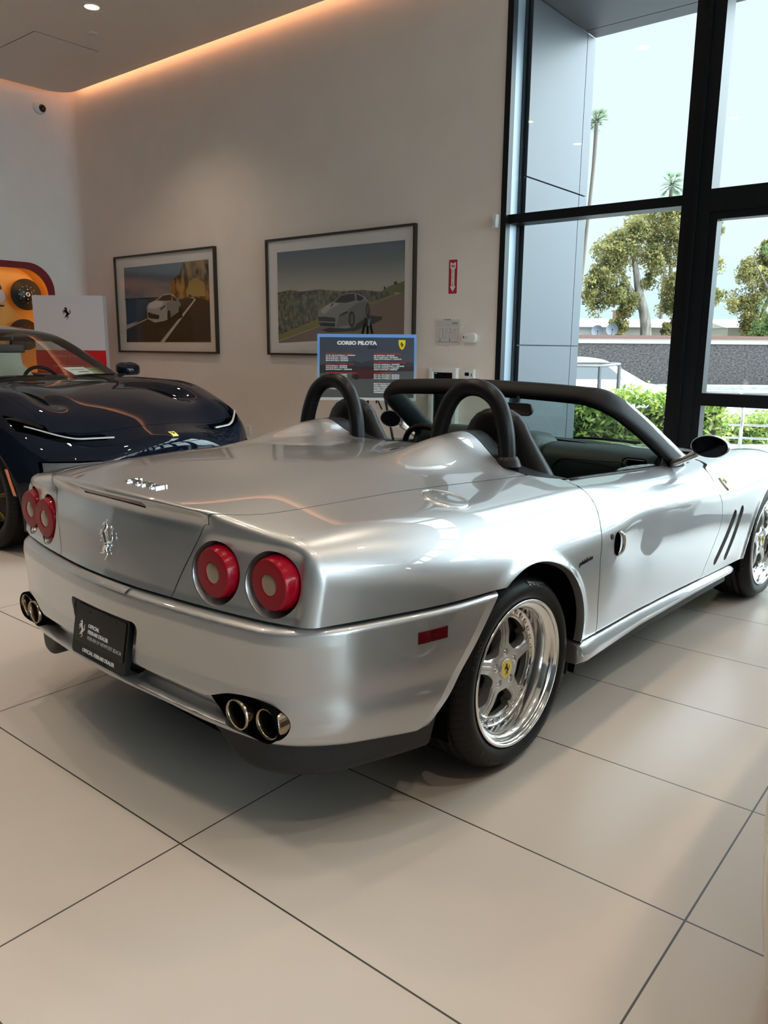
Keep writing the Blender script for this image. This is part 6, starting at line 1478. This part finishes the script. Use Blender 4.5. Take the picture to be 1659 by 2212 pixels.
# white saloon passing on the road: level set body
def simple_car(name, loc, rz, label, paint, cab=True, z0=.18, L=(-3.55, .95), W_=.92, res=.03, wheel=True):
    t = empty(name, loc, rz, label, 'car')
    zt = Curve([(L[0]-.2, .95), (L[0]+.3, 1.02), (-2.2, .98), (-1.0, .97), (-.3, .90), (.3, .80), (.7, .68), (L[1]+.2, .52)], .07); ww = Curve([(L[0]-.2, W_-.2), (L[0]+.35, W_-.04), (-2.6, W_+.02), (-1.4, W_), (0, W_+.02), (.5, W_-.06), (L[1]+.1, W_-.35)], .06)
    def f(x, y, z):
        a = np.abs(y); w = ww(x)-.05*np.clip((.5-z)/.3, 0, 1.5)**2-.10*np.clip(z-.62, 0, 1)
        for cx in (0, L[0]+.85): w = w+.014*np.exp(-((np.hypot(x-cx, z-.33)-.37)/.04)**2)
        g = fillet(z-zt(x)+.03*(a/.8)**2.5, a-w, .12); g = fillet(g, x-L[1]+.22*(a/.85)**2.4-.10*(z-.5), .10); g = fillet(g, L[0]-x+.16*(a/.85)**2.4+.04*(z-.6)**2, .12); return np.maximum(g, z0-z)
    P, N, F = surface_net(f, (L[0]-.2, -W_-.15, z0-.04), (L[1]+.2, W_+.15, 1.2), res)
    ar = lambda cx: (lambda x, y, z: np.where(np.abs(y) > .55, np.hypot(x-cx, z-.33)-.365, 1))
    panel(Shell(P, N, F).clips(ar(0), ar(L[0]+.85)), 'body', paint, parent=t, depth=.02)
    part(MB().box(((L[0]+L[1])/2, 0, .42), (L[1]-L[0]-.5, 1.15, .5)), 'dark_inner_body', M_VOID, t)
    for cx in (0, L[0]+.85):
        for s in (-1, 1):
            r = .335; mb = MB(); mb.lathe([(.23, s*-.21), (r-.02, s*-.215), (r, s*-.19), (r, s*-.03), (r-.012, s*-.008), (.28, s*0), (.235, s*-.004), (.228, s*-.02)], (0, 0, 0), 'y', 40)
            ty = part(mb, 'tyre', M_RUBBER, t); ty.location = (cx, s*(W_-.005), r)
            mb = MB(); mb.lathe([(.23, s*-.01), (.215, s*-.02), (.21, s*-.08)], (0, 0, 0), 'y', 36); mb.lathe([(.05, s*-.02), (.001, s*-.015)], (0, 0, 0), 'y', 16)
            for k in range(7): a = 2*PI*k/7; mb.tube([(.03*math.sin(a), s*-.022, .03*math.cos(a)), (.22*math.sin(a), s*-.02, .22*math.cos(a))], .017, 6)
            part(mb, 'rim', M_RIM, ty); mb = MB(); mb.lathe([(.21, s*-.1), (.01, s*-.1)], (0, 0, 0), 'y', 24); part(mb, 'wheel_back', M_VOID, ty)
    if cab:
        rz2 = Curve([(-3.4, .9), (-3.0, 1.15), (-2.4, 1.40), (-1.8, 1.45), (-1.3, 1.40), (-.9, 1.22), (-.35, .92)], .06)
        g = lambda x, y, z: fillet(z-rz2(x+.12*np.abs(y)**2), np.abs(y)-(.82-.48*np.clip(z-.92, 0, 1)), .10)
        P, N, F = surface_net(g, (-3.5, -.95, .86), (-.2, .95, 1.6), .035); cb2 = Shell(P, N, F).clip(lambda x, y, z: z-.9)
        w1 = lambda x, y, z: np.minimum(np.minimum(x+.12*y*y+1.28, .70-.45*np.clip(z-.95, 0, 1)-np.abs(y)), z-.97)
        w2 = lambda x, y, z: np.minimum(np.minimum(-(x+.86+1.2*(z-.95)), x+3.0-1.2*(z-.95)), np.minimum(np.minimum(1.34-z, z-.965), np.abs(y)-.45))
        panel(cb2.clips(lambda x, y, z: -w1(x, y, z), lambda x, y, z: -w2(x, y, z)), 'roof', paint, parent=t, depth=.02)
        gl_ = glass('car_window_'+name, (.55, .65, .68)); panel(cb2.clip(w1), 'windscreen', gl_, parent=t, depth=0); panel(cb2.clip(w2), 'side_windows', mat('dark_side_glass', (.02, .025, .03), .05), parent=t, depth=0)
        for s in (-1, 1):
            part(MB().sphere((-1.0, s*.98, 1.02), .09, sc=(.8, 1.1, .7)), 'door_mirror', paint, t)
            mb = MB(); vs, fs = slab_grid(.30, .09, .004, 8, 4); on_surface(mb, f, vs, fs, (.66, s*.72, .64), (1, -.4*s, 0), (0, 0, 1)); part(mb, 'headlamp', M_LAMPG, t)
    return t
M_WCAR = mat('white_pearl_paint', (.50, .55, .57), .25, .1, **{'Coat Weight': 1.0, 'Coat Roughness': .02})
hd = Vector((.42, .90)); simple_car('white_saloon', (-6.75, 18.0, -.25), wr, 'white saloon car passing on the road beyond the hedge', M_WCAR)
# pale car standing close at the right edge of the photo
M_PEARL = mat('warm_white_paint', (.62, .57, .50), .28, .05, **{'Coat Weight': 1.0, 'Coat Roughness': .02})
simple_car('pale_car', (.62, 4.62, 0), math.radians(90), 'pale cream car whose rear flank and tyre just show beside the floor tiles', M_PEARL, res=.02)
